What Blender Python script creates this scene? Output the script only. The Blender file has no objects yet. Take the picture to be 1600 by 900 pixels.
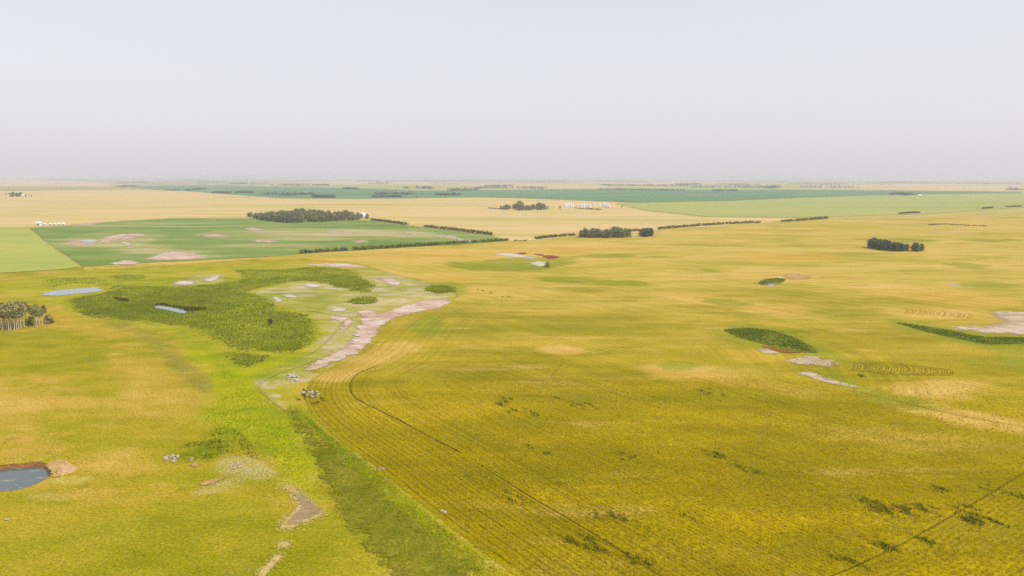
import bpy, math, random
import numpy as np
from mathutils import Vector, Matrix, Euler
from mathutils.geometry import delaunay_2d_cdt

random.seed(7)
rng = np.random.default_rng(7)
S = bpy.context.scene
COL = S.collection

# ------------------------------------------------------------------ camera
CAM_H = 70.0                      # drone height, from tree heights
F = 24.0 / 36.0 * 1600.0          # focal length in photo pixels
PITCH = math.atan((450 - 276.0) / F)
ROLL = math.radians(0.13)
cam_d = bpy.data.cameras.new('camera')
cam_d.lens = 24.0; cam_d.sensor_width = 36.0
cam_d.clip_start = 0.5; cam_d.clip_end = 200000.0
cam = bpy.data.objects.new('camera', cam_d); COL.objects.link(cam)
CM = Matrix.Rotation(math.radians(90) - PITCH, 4, 'X') @ Matrix.Rotation(ROLL, 4, 'Z')
cam.matrix_world = Matrix.Translation((0, 0, CAM_H)) @ CM
S.camera = cam

# ------------------------------------------------------------------ sky, sun, exposure
SUN_EL, SUN_AZ = math.radians(48), math.radians(118)   # azimuth clockwise from +Y: right, a little behind the camera
W = bpy.data.worlds.new('World'); S.world = W; W.use_nodes = True
wn, wl = W.node_tree.nodes, W.node_tree.links
wn.clear()
out = wn.new('ShaderNodeOutputWorld')
sky = wn.new('ShaderNodeTexSky'); sky.sky_type = 'NISHITA'; sky.sun_disc = False
sky.sun_elevation = SUN_EL; sky.sun_rotation = SUN_AZ
sky.air_density = 1.0; sky.dust_density = 4.0; sky.ozone_density = 1.0
hs = wn.new('ShaderNodeHueSaturation'); hs.inputs['Saturation'].default_value = 0.25
wl.new(sky.outputs['Color'], hs.inputs['Color'])
bg1 = wn.new('ShaderNodeBackground'); bg1.inputs['Strength'].default_value = 0.05
wl.new(hs.outputs['Color'], bg1.inputs['Color'])
# smoke veil that evens the sky out: a little brighter and cooler with height
tc = wn.new('ShaderNodeTexCoord'); sx = wn.new('ShaderNodeSeparateXYZ')
wl.new(tc.outputs['Generated'], sx.inputs[0])
mr = wn.new('ShaderNodeMapRange'); mr.inputs['From Min'].default_value = 0.0; mr.inputs['From Max'].default_value = 0.27
mr.interpolation_type = 'SMOOTHSTEP'
wl.new(sx.outputs['Z'], mr.inputs['Value'])
ramp = wn.new('ShaderNodeValToRGB')
ramp.color_ramp.elements[0].color = (0.662, 0.648, 0.675, 1)
ramp.color_ramp.elements[1].color = (0.585, 0.592, 0.618, 1)
wl.new(mr.outputs[0], ramp.inputs['Fac'])
bg2 = wn.new('ShaderNodeBackground'); bg2.inputs['Strength'].default_value = 1.0
wl.new(ramp.outputs['Color'], bg2.inputs['Color'])
ad = wn.new('ShaderNodeAddShader')
wl.new(bg1.outputs[0], ad.inputs[0]); wl.new(bg2.outputs[0], ad.inputs[1]); wl.new(ad.outputs[0], out.inputs['Surface'])

sun_d = bpy.data.lights.new('sun', 'SUN'); sun_d.energy = 2.2; sun_d.angle = math.radians(2.5); sun_d.color = (1.0, 0.93, 0.82)
sun = bpy.data.objects.new('sun', sun_d); COL.objects.link(sun)
sd = Vector((math.sin(SUN_AZ) * math.cos(SUN_EL), math.cos(SUN_AZ) * math.cos(SUN_EL), math.sin(SUN_EL)))
sun.rotation_euler = sd.to_track_quat('Z', 'Y').to_euler(); sun.location = (200, -100, 300)

vs = S.view_settings
vs.view_transform = 'Standard'; vs.look = 'None'; vs.exposure = 0.0; vs.gamma = 1.0; vs.use_curve_mapping = False
S.cycles.max_bounces = 6; S.cycles.diffuse_bounces = 2; S.cycles.glossy_bounces = 2
S.cycles.transparent_max_bounces = 16; S.cycles.volume_bounces = 2
S.cycles.use_denoising = False

# ------------------------------------------------------------------ helpers
R3 = np.array(CM.to_3x3())

def G(px, z=0.0):
    """photo pixels -> points on the ground plane (height z)"""
    p = np.atleast_2d(np.array(px, float))
    d = np.stack([(p[:, 0] - 800) / F, -(p[:, 1] - 450) / F, -np.ones(len(p))], 1) @ R3.T
    t = (z - CAM_H) / d[:, 2]
    return d[:, :2] * t[:, None]

def g1(x, y):
    return G([(x, y)])[0]

def catmull(p, closed=True, n=6):
    p = np.array(p, float); m = len(p); o = []
    for i in range(m if closed else m - 1):
        if closed:
            a, b, c, d = p[(i - 1) % m], p[i], p[(i + 1) % m], p[(i + 2) % m]
        else:
            a, b, c, d = p[max(i - 1, 0)], p[i], p[i + 1], p[min(i + 2, m - 1)]
        for k in range(n):
            t = k / n
            o.append(0.5 * (2 * b + (c - a) * t + (2 * a - 5 * b + 4 * c - d) * t * t + (3 * b - a - 3 * c + d) * t ** 3))
    if not closed: o.append(p[-1])
    return np.array(o)

def resample(p, step, closed=True):
    q = np.vstack([p, p[:1]]) if closed else p
    L = np.r_[0, np.cumsum(np.hypot(*np.diff(q, axis=0).T))]
    n = max(int(L[-1] / step), 8 if closed else 2)
    t = np.linspace(0, L[-1], n + 1)
    if closed: t = t[:-1]
    return np.stack([np.interp(t, L, q[:, 0]), np.interp(t, L, q[:, 1])], 1)

def inside(pts, poly):
    x, y = pts[:, 0], pts[:, 1]; r = np.zeros(len(pts), bool)
    xj, yj = poly[-1]
    for xi, yi in poly:
        if yi != yj:
            c = ((yi > y) != (yj > y)) & (x < (xj - xi) * (y - yi) / (yj - yi) + xi)
            r ^= c
        xj, yj = xi, yi
    return r

def dist(pts, line, closed=True):
    """distance of points to a polyline"""
    q = np.vstack([line, line[:1]]) if closed else np.asarray(line)
    best = np.full(len(pts), 1e18)
    for a, b in zip(q[:-1], q[1:]):
        ab = b - a; l2 = max(ab @ ab, 1e-9)
        t = np.clip(((pts - a) @ ab) / l2, 0, 1)
        d = pts - a - t[:, None] * ab
        best = np.minimum(best, (d * d).sum(1))
    return np.sqrt(best)

def new_mesh(name, v, f, mat=None, parent=None, smooth=False):
    me = bpy.data.meshes.new(name)
    v = np.asarray(v, np.float32); f = np.asarray(f, np.int32)
    k = f.shape[1]
    me.vertices.add(len(v)); me.vertices.foreach_set('co', v.ravel())
    me.loops.add(f.size); me.loops.foreach_set('vertex_index', f.ravel())
    me.polygons.add(len(f)); me.polygons.foreach_set('loop_start', np.arange(0, f.size, k, dtype=np.int32))
    me.update(calc_edges=True); me.validate()
    if smooth: me.polygons.foreach_set('use_smooth', np.ones(len(me.polygons), bool))
    if mat: me.materials.append(mat)
    return me

def link(name, me, parent=None):
    o = bpy.data.objects.new(name, me); COL.objects.link(o)
    if parent: o.parent = parent
    return o

def attr(me, name, vals, typ='FLOAT'):
    a = me.attributes.new(name, typ, 'POINT')
    a.data.foreach_set('value' if typ == 'FLOAT' else 'vector', np.asarray(vals, np.float32).ravel())

def empty(name, loc, label, cat, group=None, rz=0.0):
    o = bpy.data.objects.new(name, None); COL.objects.link(o)
    o.location = loc; o.rotation_euler = (0, 0, rz); o['label'] = label; o['category'] = cat
    if group: o['group'] = group
    return o

def tag(o, label=None, cat=None, group=None, kind=None):
    if label: o['label'] = label
    if cat: o['category'] = cat
    if group: o['group'] = group
    if kind: o['kind'] = kind
    return o

# ------------------------------------------------------------------ materials
def lin(r, g, b, k=1.0):
    f = lambda c: (c / 255 / 12.92) if c / 255 <= 0.04045 else ((c / 255 + 0.055) / 1.055) ** 2.4
    return (f(r) * k, f(g) * k, f(b) * k, 1)

class NT:
    def __init__(s, name):
        s.m = bpy.data.materials.new(name); s.m.use_nodes = True
        s.t = s.m.node_tree; s.t.nodes.clear()
        s.out = s.t.nodes.new('ShaderNodeOutputMaterial')
        s.pos = s.t.nodes.new('ShaderNodeNewGeometry').outputs['Position']
    def n(s, typ, **kw):
        o = s.t.nodes.new('ShaderNode' + typ)
        for k, v in kw.items():
            if k in o.inputs.keys(): s.set(o.inputs[k], v)
            else: setattr(o, k, v)
        return o
    def set(s, sock, v):
        if isinstance(v, bpy.types.NodeSocket): s.t.links.new(v, sock)
        else: sock.default_value = v
    def math(s, op, a, b=None, clamp=False):
        o = s.t.nodes.new('ShaderNodeMath'); o.operation = op; o.use_clamp = clamp
        s.set(o.inputs[0], a)
        if b is not None: s.set(o.inputs[1], b)
        return o.outputs[0]
    def noise(s, vec, scale, detail=3.0, rough=0.55, stretch=None, rot=0.0):
        if stretch or rot:
            mp = s.t.nodes.new('ShaderNodeMapping')
            s.t.links.new(vec, mp.inputs['Vector'])
            mp.inputs['Rotation'].default_value = (0, 0, rot)
            mp.inputs['Scale'].default_value = stretch or (1, 1, 1)
            vec = mp.outputs[0]
        o = s.t.nodes.new('ShaderNodeTexNoise')
        s.t.links.new(vec, o.inputs['Vector'])
        o.inputs['Scale'].default_value = scale; o.inputs['Detail'].default_value = detail; o.inputs['Roughness'].default_value = rough
        return o.outputs['Fac']
    def ramp(s, fac, stops):
        o = s.t.nodes.new('ShaderNodeValToRGB'); e = o.color_ramp.elements
        while len(e) < len(stops): e.new(0.5)
        for el, (p, c) in zip(e, stops): el.position = p; el.color = c
        s.set(o.inputs['Fac'], fac); return o.outputs['Color']
    def mix(s, fac, a, b, mode='MIX'):
        o = s.t.nodes.new('ShaderNodeMix'); o.data_type = 'RGBA'; o.blend_type = mode
        s.set(o.inputs[0], fac); s.set(o.inputs[6], a); s.set(o.inputs[7], b)
        return o.outputs[2]
    def rng(s, v, a, b, c=0.0, d=1.0, smooth=True):
        o = s.t.nodes.new('ShaderNodeMapRange')
        if smooth: o.interpolation_type = 'SMOOTHSTEP'
        s.set(o.inputs['Value'], v)
        o.inputs['From Min'].default_value = a; o.inputs['From Max'].default_value = b
        o.inputs['To Min'].default_value = c; o.inputs['To Max'].default_value = d
        return o.outputs[0]
    def attr(s, name, what='Fac'):
        o = s.t.nodes.new('ShaderNodeAttribute'); o.attribute_name = name; return o.outputs[what]
    def scale(s, col, f):
        o = s.t.nodes.new('ShaderNodeVectorMath'); o.operation = 'SCALE'
        s.set(o.inputs[0], col); s.set(o.inputs['Scale'], f); return o.outputs[0]
    def bsdf(s, col, rough=1.0, spec=0.0, normal=None):
        o = s.t.nodes.new('ShaderNodeBsdfPrincipled')
        s.set(o.inputs['Base Color'], col); s.set(o.inputs['Roughness'], rough); s.set(o.inputs['Specular IOR Level'], spec)
        if normal is not None: s.set(o.inputs['Normal'], normal)
        return o
    def bump(s, h, strength, dist_):
        o = s.t.nodes.new('ShaderNodeBump'); o.inputs['Strength'].default_value = strength; o.inputs['Distance'].default_value = dist_
        s.set(o.inputs['Height'], h); return o.outputs[0]
    def done(s, sock):
        s.t.links.new(sock, s.out.inputs['Surface']); return s.m

K = 1 / 1.33      # albedo = wanted radiance / irradiance*pi

def land(name, cols, big=0.012, mid=0.09, fine=1.2, stretch=(0.45, 1, 1), rot=0.0, fine_amt=0.35, mid_w=0.45,
         edge=0.55, edge_scale=1.2, opacity=1.0, rows=None, bump=0.25, soft=0.28, speck=None, mott=(), near=None, tone=0.10, lift=0.15, tones=()):
    """a piece of land: three tones mixed by broad and middling noise, fine grain, ragged edge"""
    m = NT(name)
    nb = m.noise(m.pos, big, 3, 0.55, stretch, rot)
    nm = m.noise(m.pos, mid, 4, 0.6, stretch, rot)
    f = m.math('ADD', m.math('MULTIPLY', nb, 1 - mid_w), m.math('MULTIPLY', nm, mid_w))
    c = m.ramp(f, [(0.5 - tone, cols[0]), (0.5, cols[1]), (0.5 + tone, cols[2])])
    if near:      # darker colours at the near end, blending out from y0 to y1 metres north
        sp_ = m.t.nodes.new('ShaderNodeSeparateXYZ'); m.t.links.new(m.pos, sp_.inputs[0])
        yy = m.math('ADD', sp_.outputs['Y'], m.math('MULTIPLY', m.math('SUBTRACT', nb, 0.5), near[2]))
        c2 = m.ramp(f, [(0.5 - tone, near[3][0]), (0.5, near[3][1]), (0.5 + tone, near[3][2])])
        c = m.mix(m.rng(yy, near[0], near[1]), c2, c)
    for colr, sc, st, lo, hi, op in mott:
        c = m.mix(m.math('MULTIPLY', m.rng(m.noise(m.pos, sc, 5, 0.6, st, 0.1), lo, hi), op), c, colr)
    for an, tcols, op, ns in tones:      # zones of other growth, stored on the mesh as 0..1 across their border
        a_ = m.math('ADD', m.attr(an), m.math('MULTIPLY', m.math('SUBTRACT', m.noise(m.pos, ns, 5, 0.65, (0.6, 1, 1)), 0.5), 1.5))
        ct = m.ramp(f, [(0.5 - tone, tcols[0]), (0.5, tcols[1]), (0.5 + tone, tcols[2])])
        c = m.mix(m.math('MULTIPLY', m.rng(a_, 0.3, 0.75), op), c, ct)
    nf = m.noise(m.pos, fine, 3, 0.7)
    val = m.rng(nf, 0.3, 0.7, 1 - fine_amt, 1 + fine_amt, False)
    h = nf
    if rows:
        u = m.attr('rowd')
        wob = m.math('MULTIPLY', m.noise(m.pos, 0.05, 2), 1.6)
        u = m.math('ADD', u, wob)
        for period, amt, ns in rows:
            s_ = m.math('SINE', m.math('MULTIPLY', u, 2 * math.pi / period))
            mk = m.rng(m.noise(m.pos, ns, 2), 0.35, 0.65, 0.15, 1.0)
            val = m.math('MULTIPLY', val, m.math('ADD', 1.0, m.math('MULTIPLY', m.math('MULTIPLY', s_, mk), amt)))
    c = m.scale(c, val)
    if speck:
        sc, thr, colr = speck
        sp = m.rng(m.noise(m.pos, sc, 2, 0.8), thr, thr + 0.06)
        c = m.mix(sp, c, colr)
    nrm = m.bump(h, bump, 0.4) if bump else None
    b = m.bsdf(c, normal=nrm)
    if edge is None: return m.done(b.outputs[0])
    e = m.attr('edge')
    en = m.noise(m.attr('ec', 'Vector'), edge_scale, 6, 0.68)
    a = m.math('ADD', e, m.math('MULTIPLY', m.math('SUBTRACT', en, 0.5), edge * 2))
    a = m.rng(a, 0.5 - lift - soft, 0.5 - lift + soft)
    if opacity < 1: a = m.math('MULTIPLY', a, opacity)
    tr = m.n('BsdfTransparent'); mx = m.t.nodes.new('ShaderNodeMixShader')
    m.set(mx.inputs[0], a); m.t.links.new(tr.outputs[0], mx.inputs[1]); m.t.links.new(b.outputs[0], mx.inputs[2])
    return m.done(mx.outputs[0])

def L(*c): return lin(*c, K)

def foliage(name, cols, trans=0.3, amt=1.6):
    """blades and leaves: tone picked per tuft"""
    m = NT(name)
    cols = [tuple(min(x * amt, 0.9) for x in c_[:3]) + (1,) for c_ in cols]   # blades stand upright and shade each other
    c = m.ramp(m.attr('tint'), [(0.0, cols[0]), (0.5, cols[1]), (1.0, cols[2])])
    d = m.n('BsdfDiffuse', Color=c); t = m.n('BsdfTranslucent', Color=c)
    mx = m.t.nodes.new('ShaderNodeMixShader'); mx.inputs[0].default_value = trans
    m.t.links.new(d.outputs[0], mx.inputs[1]); m.t.links.new(t.outputs[0], mx.inputs[2])
    return m.done(mx.outputs[0])

def plain(name, col, rough=0.8, spec=0.2, var=0.15, scale=3.0):
    m = NT(name)
    tcn = m.n('TexCoord')
    v = m.rng(m.noise(tcn.outputs['Object'], scale, 4, 0.6), 0.3, 0.7, 1 - var, 1 + var, False)
    return m.done(m.bsdf(m.scale(m.t.nodes.new('ShaderNodeRGB').outputs[0], v) if False else m.scale(m.mix(0.0, col, col), v), rough, spec).outputs[0])

M = {}
# colours below are wanted picture tones turned into albedo by L()
M['pasture'] = land('pasture_grass', (L(162, 156, 22), L(190, 168, 44), L(212, 174, 72)), big=0.018, mid=0.11, fine=1.6, stretch=(0.6, 1, 1), fine_amt=0.4, mid_w=0.5,
    mott=((L(222, 184, 100), 0.03, (0.5, 1, 1), 0.55, 0.70, 0.5), (L(148, 152, 16), 0.035, (0.5, 1, 1), 0.54, 0.68, 0.6), (L(226, 204, 120), 0.12, (0.4, 1, 1), 0.60, 0.68, 0.5), (L(128, 134, 14), 0.32, (0.7, 1, 1), 0.57, 0.66, 0.5), (L(230, 206, 110), 0.4, (0.7, 1, 1), 0.60, 0.68, 0.45)),
    tones=(('z_meadow', (L(150, 158, 24), L(180, 174, 36), L(200, 180, 66)), 1.0, 0.05), ('z_tan', (L(200, 166, 56), L(210, 174, 70), L(224, 188, 96)), 0.65, 0.05), ('z_sward', (L(148, 148, 12), L(166, 160, 20), L(190, 170, 36)), 0.8, 0.05),
           ('z_lime', (L(160, 170, 6), L(184, 182, 14), L(204, 188, 32)), 0.9, 0.06), ('z_scrub', (L(156, 160, 58), L(184, 176, 80), L(206, 188, 112)), 0.95, 0.06), ('z_pale', (L(196, 176, 110), L(214, 194, 140), L(222, 206, 164)), 0.22, 0.25), ('z_salty', (L(196, 176, 134), L(216, 198, 168), L(228, 212, 190)), 0.9, 0.13), ('z_dull', (L(138, 134, 56), L(152, 142, 70), L(176, 158, 76)), 0.55, 0.12)))
M['wheat'] = land('wheat_crop', (L(190, 174, 62), L(212, 186, 84), L(228, 192, 104)), big=0.014, mid=0.07, fine=1.5, stretch=(0.35, 1, 1), rot=0.2, soft=0.12, edge=1.2,
    near=(130, 560, 110, (L(144, 132, 0), L(172, 154, 1), L(198, 169, 6))),
    mott=((L(226, 184, 96), 0.016, (0.35, 1, 1), 0.53, 0.66, 0.5), (L(156, 152, 34), 0.022, (0.3, 1, 1), 0.54, 0.66, 0.6), (L(140, 136, 22), 0.045, (0.25, 1, 1), 0.60, 0.68, 0.5), (L(150, 142, 26), 0.13, (0.18, 1, 1), 0.56, 0.66, 0.5), (L(226, 194, 92), 0.2, (0.15, 1, 1), 0.58, 0.70, 0.18), (L(228, 190, 110), 0.05, (0.25, 1, 1), 0.60, 0.70, 0.45)),
    rows=[(1.15, 0.06, 0.03), (3.6, 0.07, 0.02), (11.5, 0.06, 0.012)], fine_amt=0.35, bump=0.3,
    tones=(('z_ripe', (L(212, 172, 66), L(226, 186, 92), L(234, 196, 116)), 0.8, 0.035), ('z_green', (L(140, 148, 32), L(154, 158, 40), L(174, 168, 56)), 0.8, 0.06)))
M['pulse'] = land('green_pulse_crop', (L(122, 152, 70), L(138, 160, 82), L(170, 176, 102)), big=0.008, mid=0.03, fine=0.5, stretch=(0.35, 1, 1), fine_amt=0.12, soft=0.12, edge=1.0,
    mott=((L(206, 188, 130), 0.012, (0.22, 1, 1), 0.57, 0.68, 0.8), (L(170, 176, 96), 0.02, (0.25, 1, 1), 0.53, 0.66, 0.6)),
    tones=(('z_thin', (L(140, 160, 78), L(172, 174, 98), L(212, 192, 146)), 0.85, 0.025),))
M['prairie'] = land('prairie', (L(190, 180, 96), L(205, 186, 108), L(215, 195, 130)), big=0.002, mid=0.01, fine=0.4, edge=None)
M['wheat_mid'] = land('ripe_wheat', (L(212, 192, 112), L(228, 202, 134), L(238, 204, 148)), big=0.005, mid=0.02, fine=0.5, stretch=(0.2, 1, 1), fine_amt=0.12,
                  mott=((L(238, 202, 150), 0.004, (0.2, 1, 1), 0.52, 0.7, 0.6), (L(196, 186, 96), 0.006, (0.2, 1, 1), 0.56, 0.7, 0.6)))
M['wheat_far'] = land('pale_wheat', (L(224, 196, 120), L(228, 196, 128), L(222, 190, 120)), big=0.003, mid=0.012, fine=0.2, stretch=(0.3, 1, 1), fine_amt=0.06, bump=0)
M['pale_green'] = land('pale_green_crop', (L(178, 188, 92), L(188, 194, 98), L(200, 194, 92)), big=0.01, mid=0.05, fine=0.5, fine_amt=0.1)
M['teal'] = land('teal_crop', (L(96, 142, 96), L(106, 150, 100), L(124, 160, 108)), big=0.003, mid=0.015, fine=0.2, stretch=(0.3, 1, 1), fine_amt=0.06, bump=0)
M['light_green'] = land('light_green_crop', (L(172, 184, 98), L(184, 190, 108), L(194, 190, 106)), big=0.004, mid=0.02, fine=0.2, stretch=(0.3, 1, 1), fine_amt=0.08, bump=0)
M['far_beige'] = land('far_stubble', (L(226, 196, 140), L(232, 200, 146), L(226, 200, 130)), big=0.001, mid=0.004, fine=0.1, fine_amt=0.05, bump=0)
M['far_green'] = land('far_green_crop', (L(120, 150, 100), L(140, 160, 106), L(160, 172, 110)), big=0.001, mid=0.004, fine=0.1, fine_amt=0.05, bump=0)
M['far_olive'] = land('far_olive_crop', (L(170, 165, 110), L(180, 172, 112), L(186, 176, 118)), big=0.001, mid=0.004, fine=0.1, fine_amt=0.05, bump=0)
M['marsh'] = land('reed_litter', (L(96, 106, 22), L(112, 122, 30), L(132, 138, 42)), big=0.02, mid=0.1, fine=1.0, stretch=(0.5, 1, 1), fine_amt=0.3, soft=0.1, edge=1.6, edge_scale=1.4)
M['ditch'] = land('ditch_grass', (L(120, 126, 24), L(146, 142, 36), L(166, 150, 52)), big=0.05, mid=0.25, fine=1.5, stretch=(1, 1, 1), fine_amt=0.4, soft=0.1, edge=1.7, edge_scale=1.4)
M['salt'] = land('salt_mud', (L(208, 170, 146), L(220, 190, 170), L(234, 210, 194)), big=0.06, mid=0.3, fine=1.2, stretch=(0.5, 1, 1), fine_amt=0.14, soft=0.12, edge=1.3, edge_scale=1.3, lift=0.3, tone=0.08, mott=((L(240, 230, 216), 0.13, (0.6, 1, 1), 0.54, 0.64, 0.7), (L(182, 150, 124), 0.2, (0.5, 1, 1), 0.56, 0.66, 0.6), (L(176, 168, 86), 0.1, (0.6, 1, 1), 0.60, 0.68, 0.8)))
M['salt_far'] = land('thin_salty_soil', (L(208, 170, 146), L(220, 190, 170), L(234, 210, 194)), big=0.06, mid=0.3, fine=1.2, stretch=(0.5, 1, 1), fine_amt=0.14, soft=0.12, edge=2.4, edge_scale=1.3, lift=0.02, opacity=0.85, tone=0.08, mott=((L(240, 230, 216), 0.13, (0.6, 1, 1), 0.54, 0.64, 0.7), (L(182, 150, 124), 0.2, (0.5, 1, 1), 0.56, 0.66, 0.6), (L(176, 168, 86), 0.1, (0.6, 1, 1), 0.60, 0.68, 0.8)))
M['saltwhite'] = land('salt_crust', (L(216, 200, 180), L(226, 212, 196), L(236, 226, 212)), big=0.06, mid=0.3, fine=1.0, fine_amt=0.12, soft=0.12, edge=2.0, edge_scale=1.6, lift=0.22)
M['mud'] = land('grey_mud', (L(194, 168, 136), L(210, 186, 156), L(224, 204, 178)), big=0.06, mid=0.3, fine=1.5, fine_amt=0.14, soft=0.12, edge=2.0, edge_scale=1.6, lift=0.22, tone=0.08, mott=((L(150, 132, 108), 0.15, (0.5, 1, 1), 0.55, 0.66, 0.6), (L(226, 216, 202), 0.12, (0.5, 1, 1), 0.56, 0.66, 0.7), (L(168, 158, 70), 0.18, (0.5, 1, 1), 0.60, 0.68, 0.7)))
M['soil'] = land('bare_soil', (L(196, 156, 98), L(208, 168, 110), L(218, 182, 126)), big=0.1, mid=0.5, fine=2.5, fine_amt=0.22, soft=0.12, edge=2.0, edge_scale=1.6, lift=0.22)
M['brownsoil'] = land('brown_soil', (L(168, 142, 104), L(180, 154, 116), L(194, 170, 132)), big=0.2, mid=0.7, fine=3.0, fine_amt=0.2, soft=0.12, edge=0.7, edge_scale=1.4)
M['straw'] = land('dry_straw', (L(205, 186, 116), L(218, 198, 130), L(226, 206, 140)), big=0.1, mid=0.6, fine=2.5, fine_amt=0.4, soft=0.2, edge=1.9, edge_scale=2.0)
M['red'] = land('red_saltwort', (L(138, 76, 54), L(154, 88, 62), L(172, 112, 78)), big=0.05, mid=0.3, fine=1.0, fine_amt=0.15, soft=0.15, edge=1.6, edge_scale=1.5)
M['rust'] = land('rusty_weeds', (L(140, 92, 44), L(160, 108, 52), L(176, 130, 64)), big=0.05, mid=0.3, fine=1.0, fine_amt=0.25, soft=0.2, edge=1.7, edge_scale=1.5)
M['track'] = land('wheel_rut', (L(92, 84, 8), L(104, 92, 12), L(124, 108, 16)), big=0.03, mid=0.3, fine=1.5, fine_amt=0.3, soft=0.3, edge=1.5, edge_scale=0.35)
M['trail'] = land('worn_trail', (L(186, 180, 84), L(198, 188, 100), L(210, 198, 120)), big=0.05, mid=0.4, fine=1.5, fine_amt=0.3, soft=0.5, edge=1.6, edge_scale=0.8, opacity=0.6)
M['track_faint'] = land('faint_rut', (L(100, 92, 4), L(116, 106, 8), L(134, 120, 14)), big=0.03, mid=0.3, fine=1.5, fine_amt=0.3, soft=0.5, edge=1.7, edge_scale=0.12, opacity=0.5)

def water(name, base, algae=None):
    m = NT(name)
    c = base
    rough = 0.06
    if algae:
        a = m.rng(m.noise(m.pos, 0.55, 3, 0.6, (0.6, 1.4, 1), 0.3), 0.60, 0.64)
        c = m.mix(a, base, algae); rough = m.math('ADD', 0.06, m.math('MULTIPLY', a, 0.7))
    nrm = m.bump(m.noise(m.pos, 1.5, 3), 0.06, 0.05)
    b = m.bsdf(c, rough, 0.5, nrm)
    return m.done(b.outputs[0])
M['water'] = water('pond_water', L(100, 112, 114), L(172, 174, 140))
M['water_far'] = water('marsh_water', L(140, 152, 150))

M['tuft_marsh'] = foliage('reed_blades', (L(98, 114, 12), L(150, 158, 28), L(196, 192, 58)))
M['tuft_ditch'] = foliage('ditch_blades', (L(92, 106, 8), L(152, 152, 26), L(206, 184, 66)))
M['tuft_green'] = foliage('green_blades', (L(110, 140, 6), L(164, 172, 16), L(216, 206, 44)))
M['tuft_dark'] = foliage('dark_weed_blades', (L(56, 68, 8), L(94, 102, 14), L(142, 140, 26)))
M['tuft_pasture'] = foliage('pasture_blades', (L(140, 150, 20), L(180, 170, 40), L(214, 184, 80)))
M['tuft_wheat'] = foliage('wheat_ears', (L(150, 136, 2), L(190, 169, 10), L(222, 198, 32)))
M['tuft_straw'] = foliage('straw_blades', (L(196, 176, 96), L(216, 196, 124), L(230, 212, 150)))
M['tuft_slough'] = foliage('slough_blades', (L(64, 82, 10), L(112, 128, 26), L(172, 176, 64)))
M['tuft_brown'] = foliage('dead_reed_blades', (L(56, 46, 14), L(92, 78, 24), L(120, 108, 36)))
M['tuft_white'] = foliage('daisy_heads', (L(190, 190, 130), L(220, 216, 180), L(236, 232, 214)))
M['leaf_grove'] = foliage('grove_leaves', (L(66, 74, 44), L(118, 122, 82), L(168, 166, 122)), 0.25)
M['leaf_dark'] = foliage('dark_leaves', (L(40, 58, 42), L(80, 98, 72), L(130, 142, 104)), 0.25)
M['leaf_aspen'] = foliage('aspen_leaves', (L(84, 88, 44), L(142, 138, 84), L(204, 194, 138)), 0.25)
M['leaf_hedge'] = foliage('hedge_leaves', (L(54, 58, 20), L(88, 88, 36), L(124, 118, 54)), 0.25)
M['leaf_far'] = foliage('far_tree_leaves', (L(44, 62, 52), L(66, 84, 68), L(92, 106, 82)), 0.2)
M['bark'] = plain('grey_bark', L(120, 108, 92), 0.9, 0.1)
M['bark_pale'] = plain('pale_aspen_bark', L(232, 216, 186), 0.9, 0.1, 0.2, 1.0)
M['rock'] = plain('pale_rock', L(206, 194, 180), 0.9, 0.1, 0.2, 1.2)
M['steel'] = plain('galvanised_steel', (0.8, 0.8, 0.82, 1), 0.5, 0.4, 0.06, 0.8)
M['roofsteel'] = plain('roof_steel', (0.8, 0.8, 0.82, 1), 0.5, 0.4, 0.06, 0.8)
M['whitewall'] = plain('white_siding', (0.8, 0.8, 0.82, 1), 0.7, 0.2, 0.05, 0.8)
M['darkdoor'] = plain('door_panel', L(110, 108, 112), 0.7, 0.2)
M['redroof'] = plain('faded_red_roof', L(190, 130, 118), 0.8, 0.2)

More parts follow.
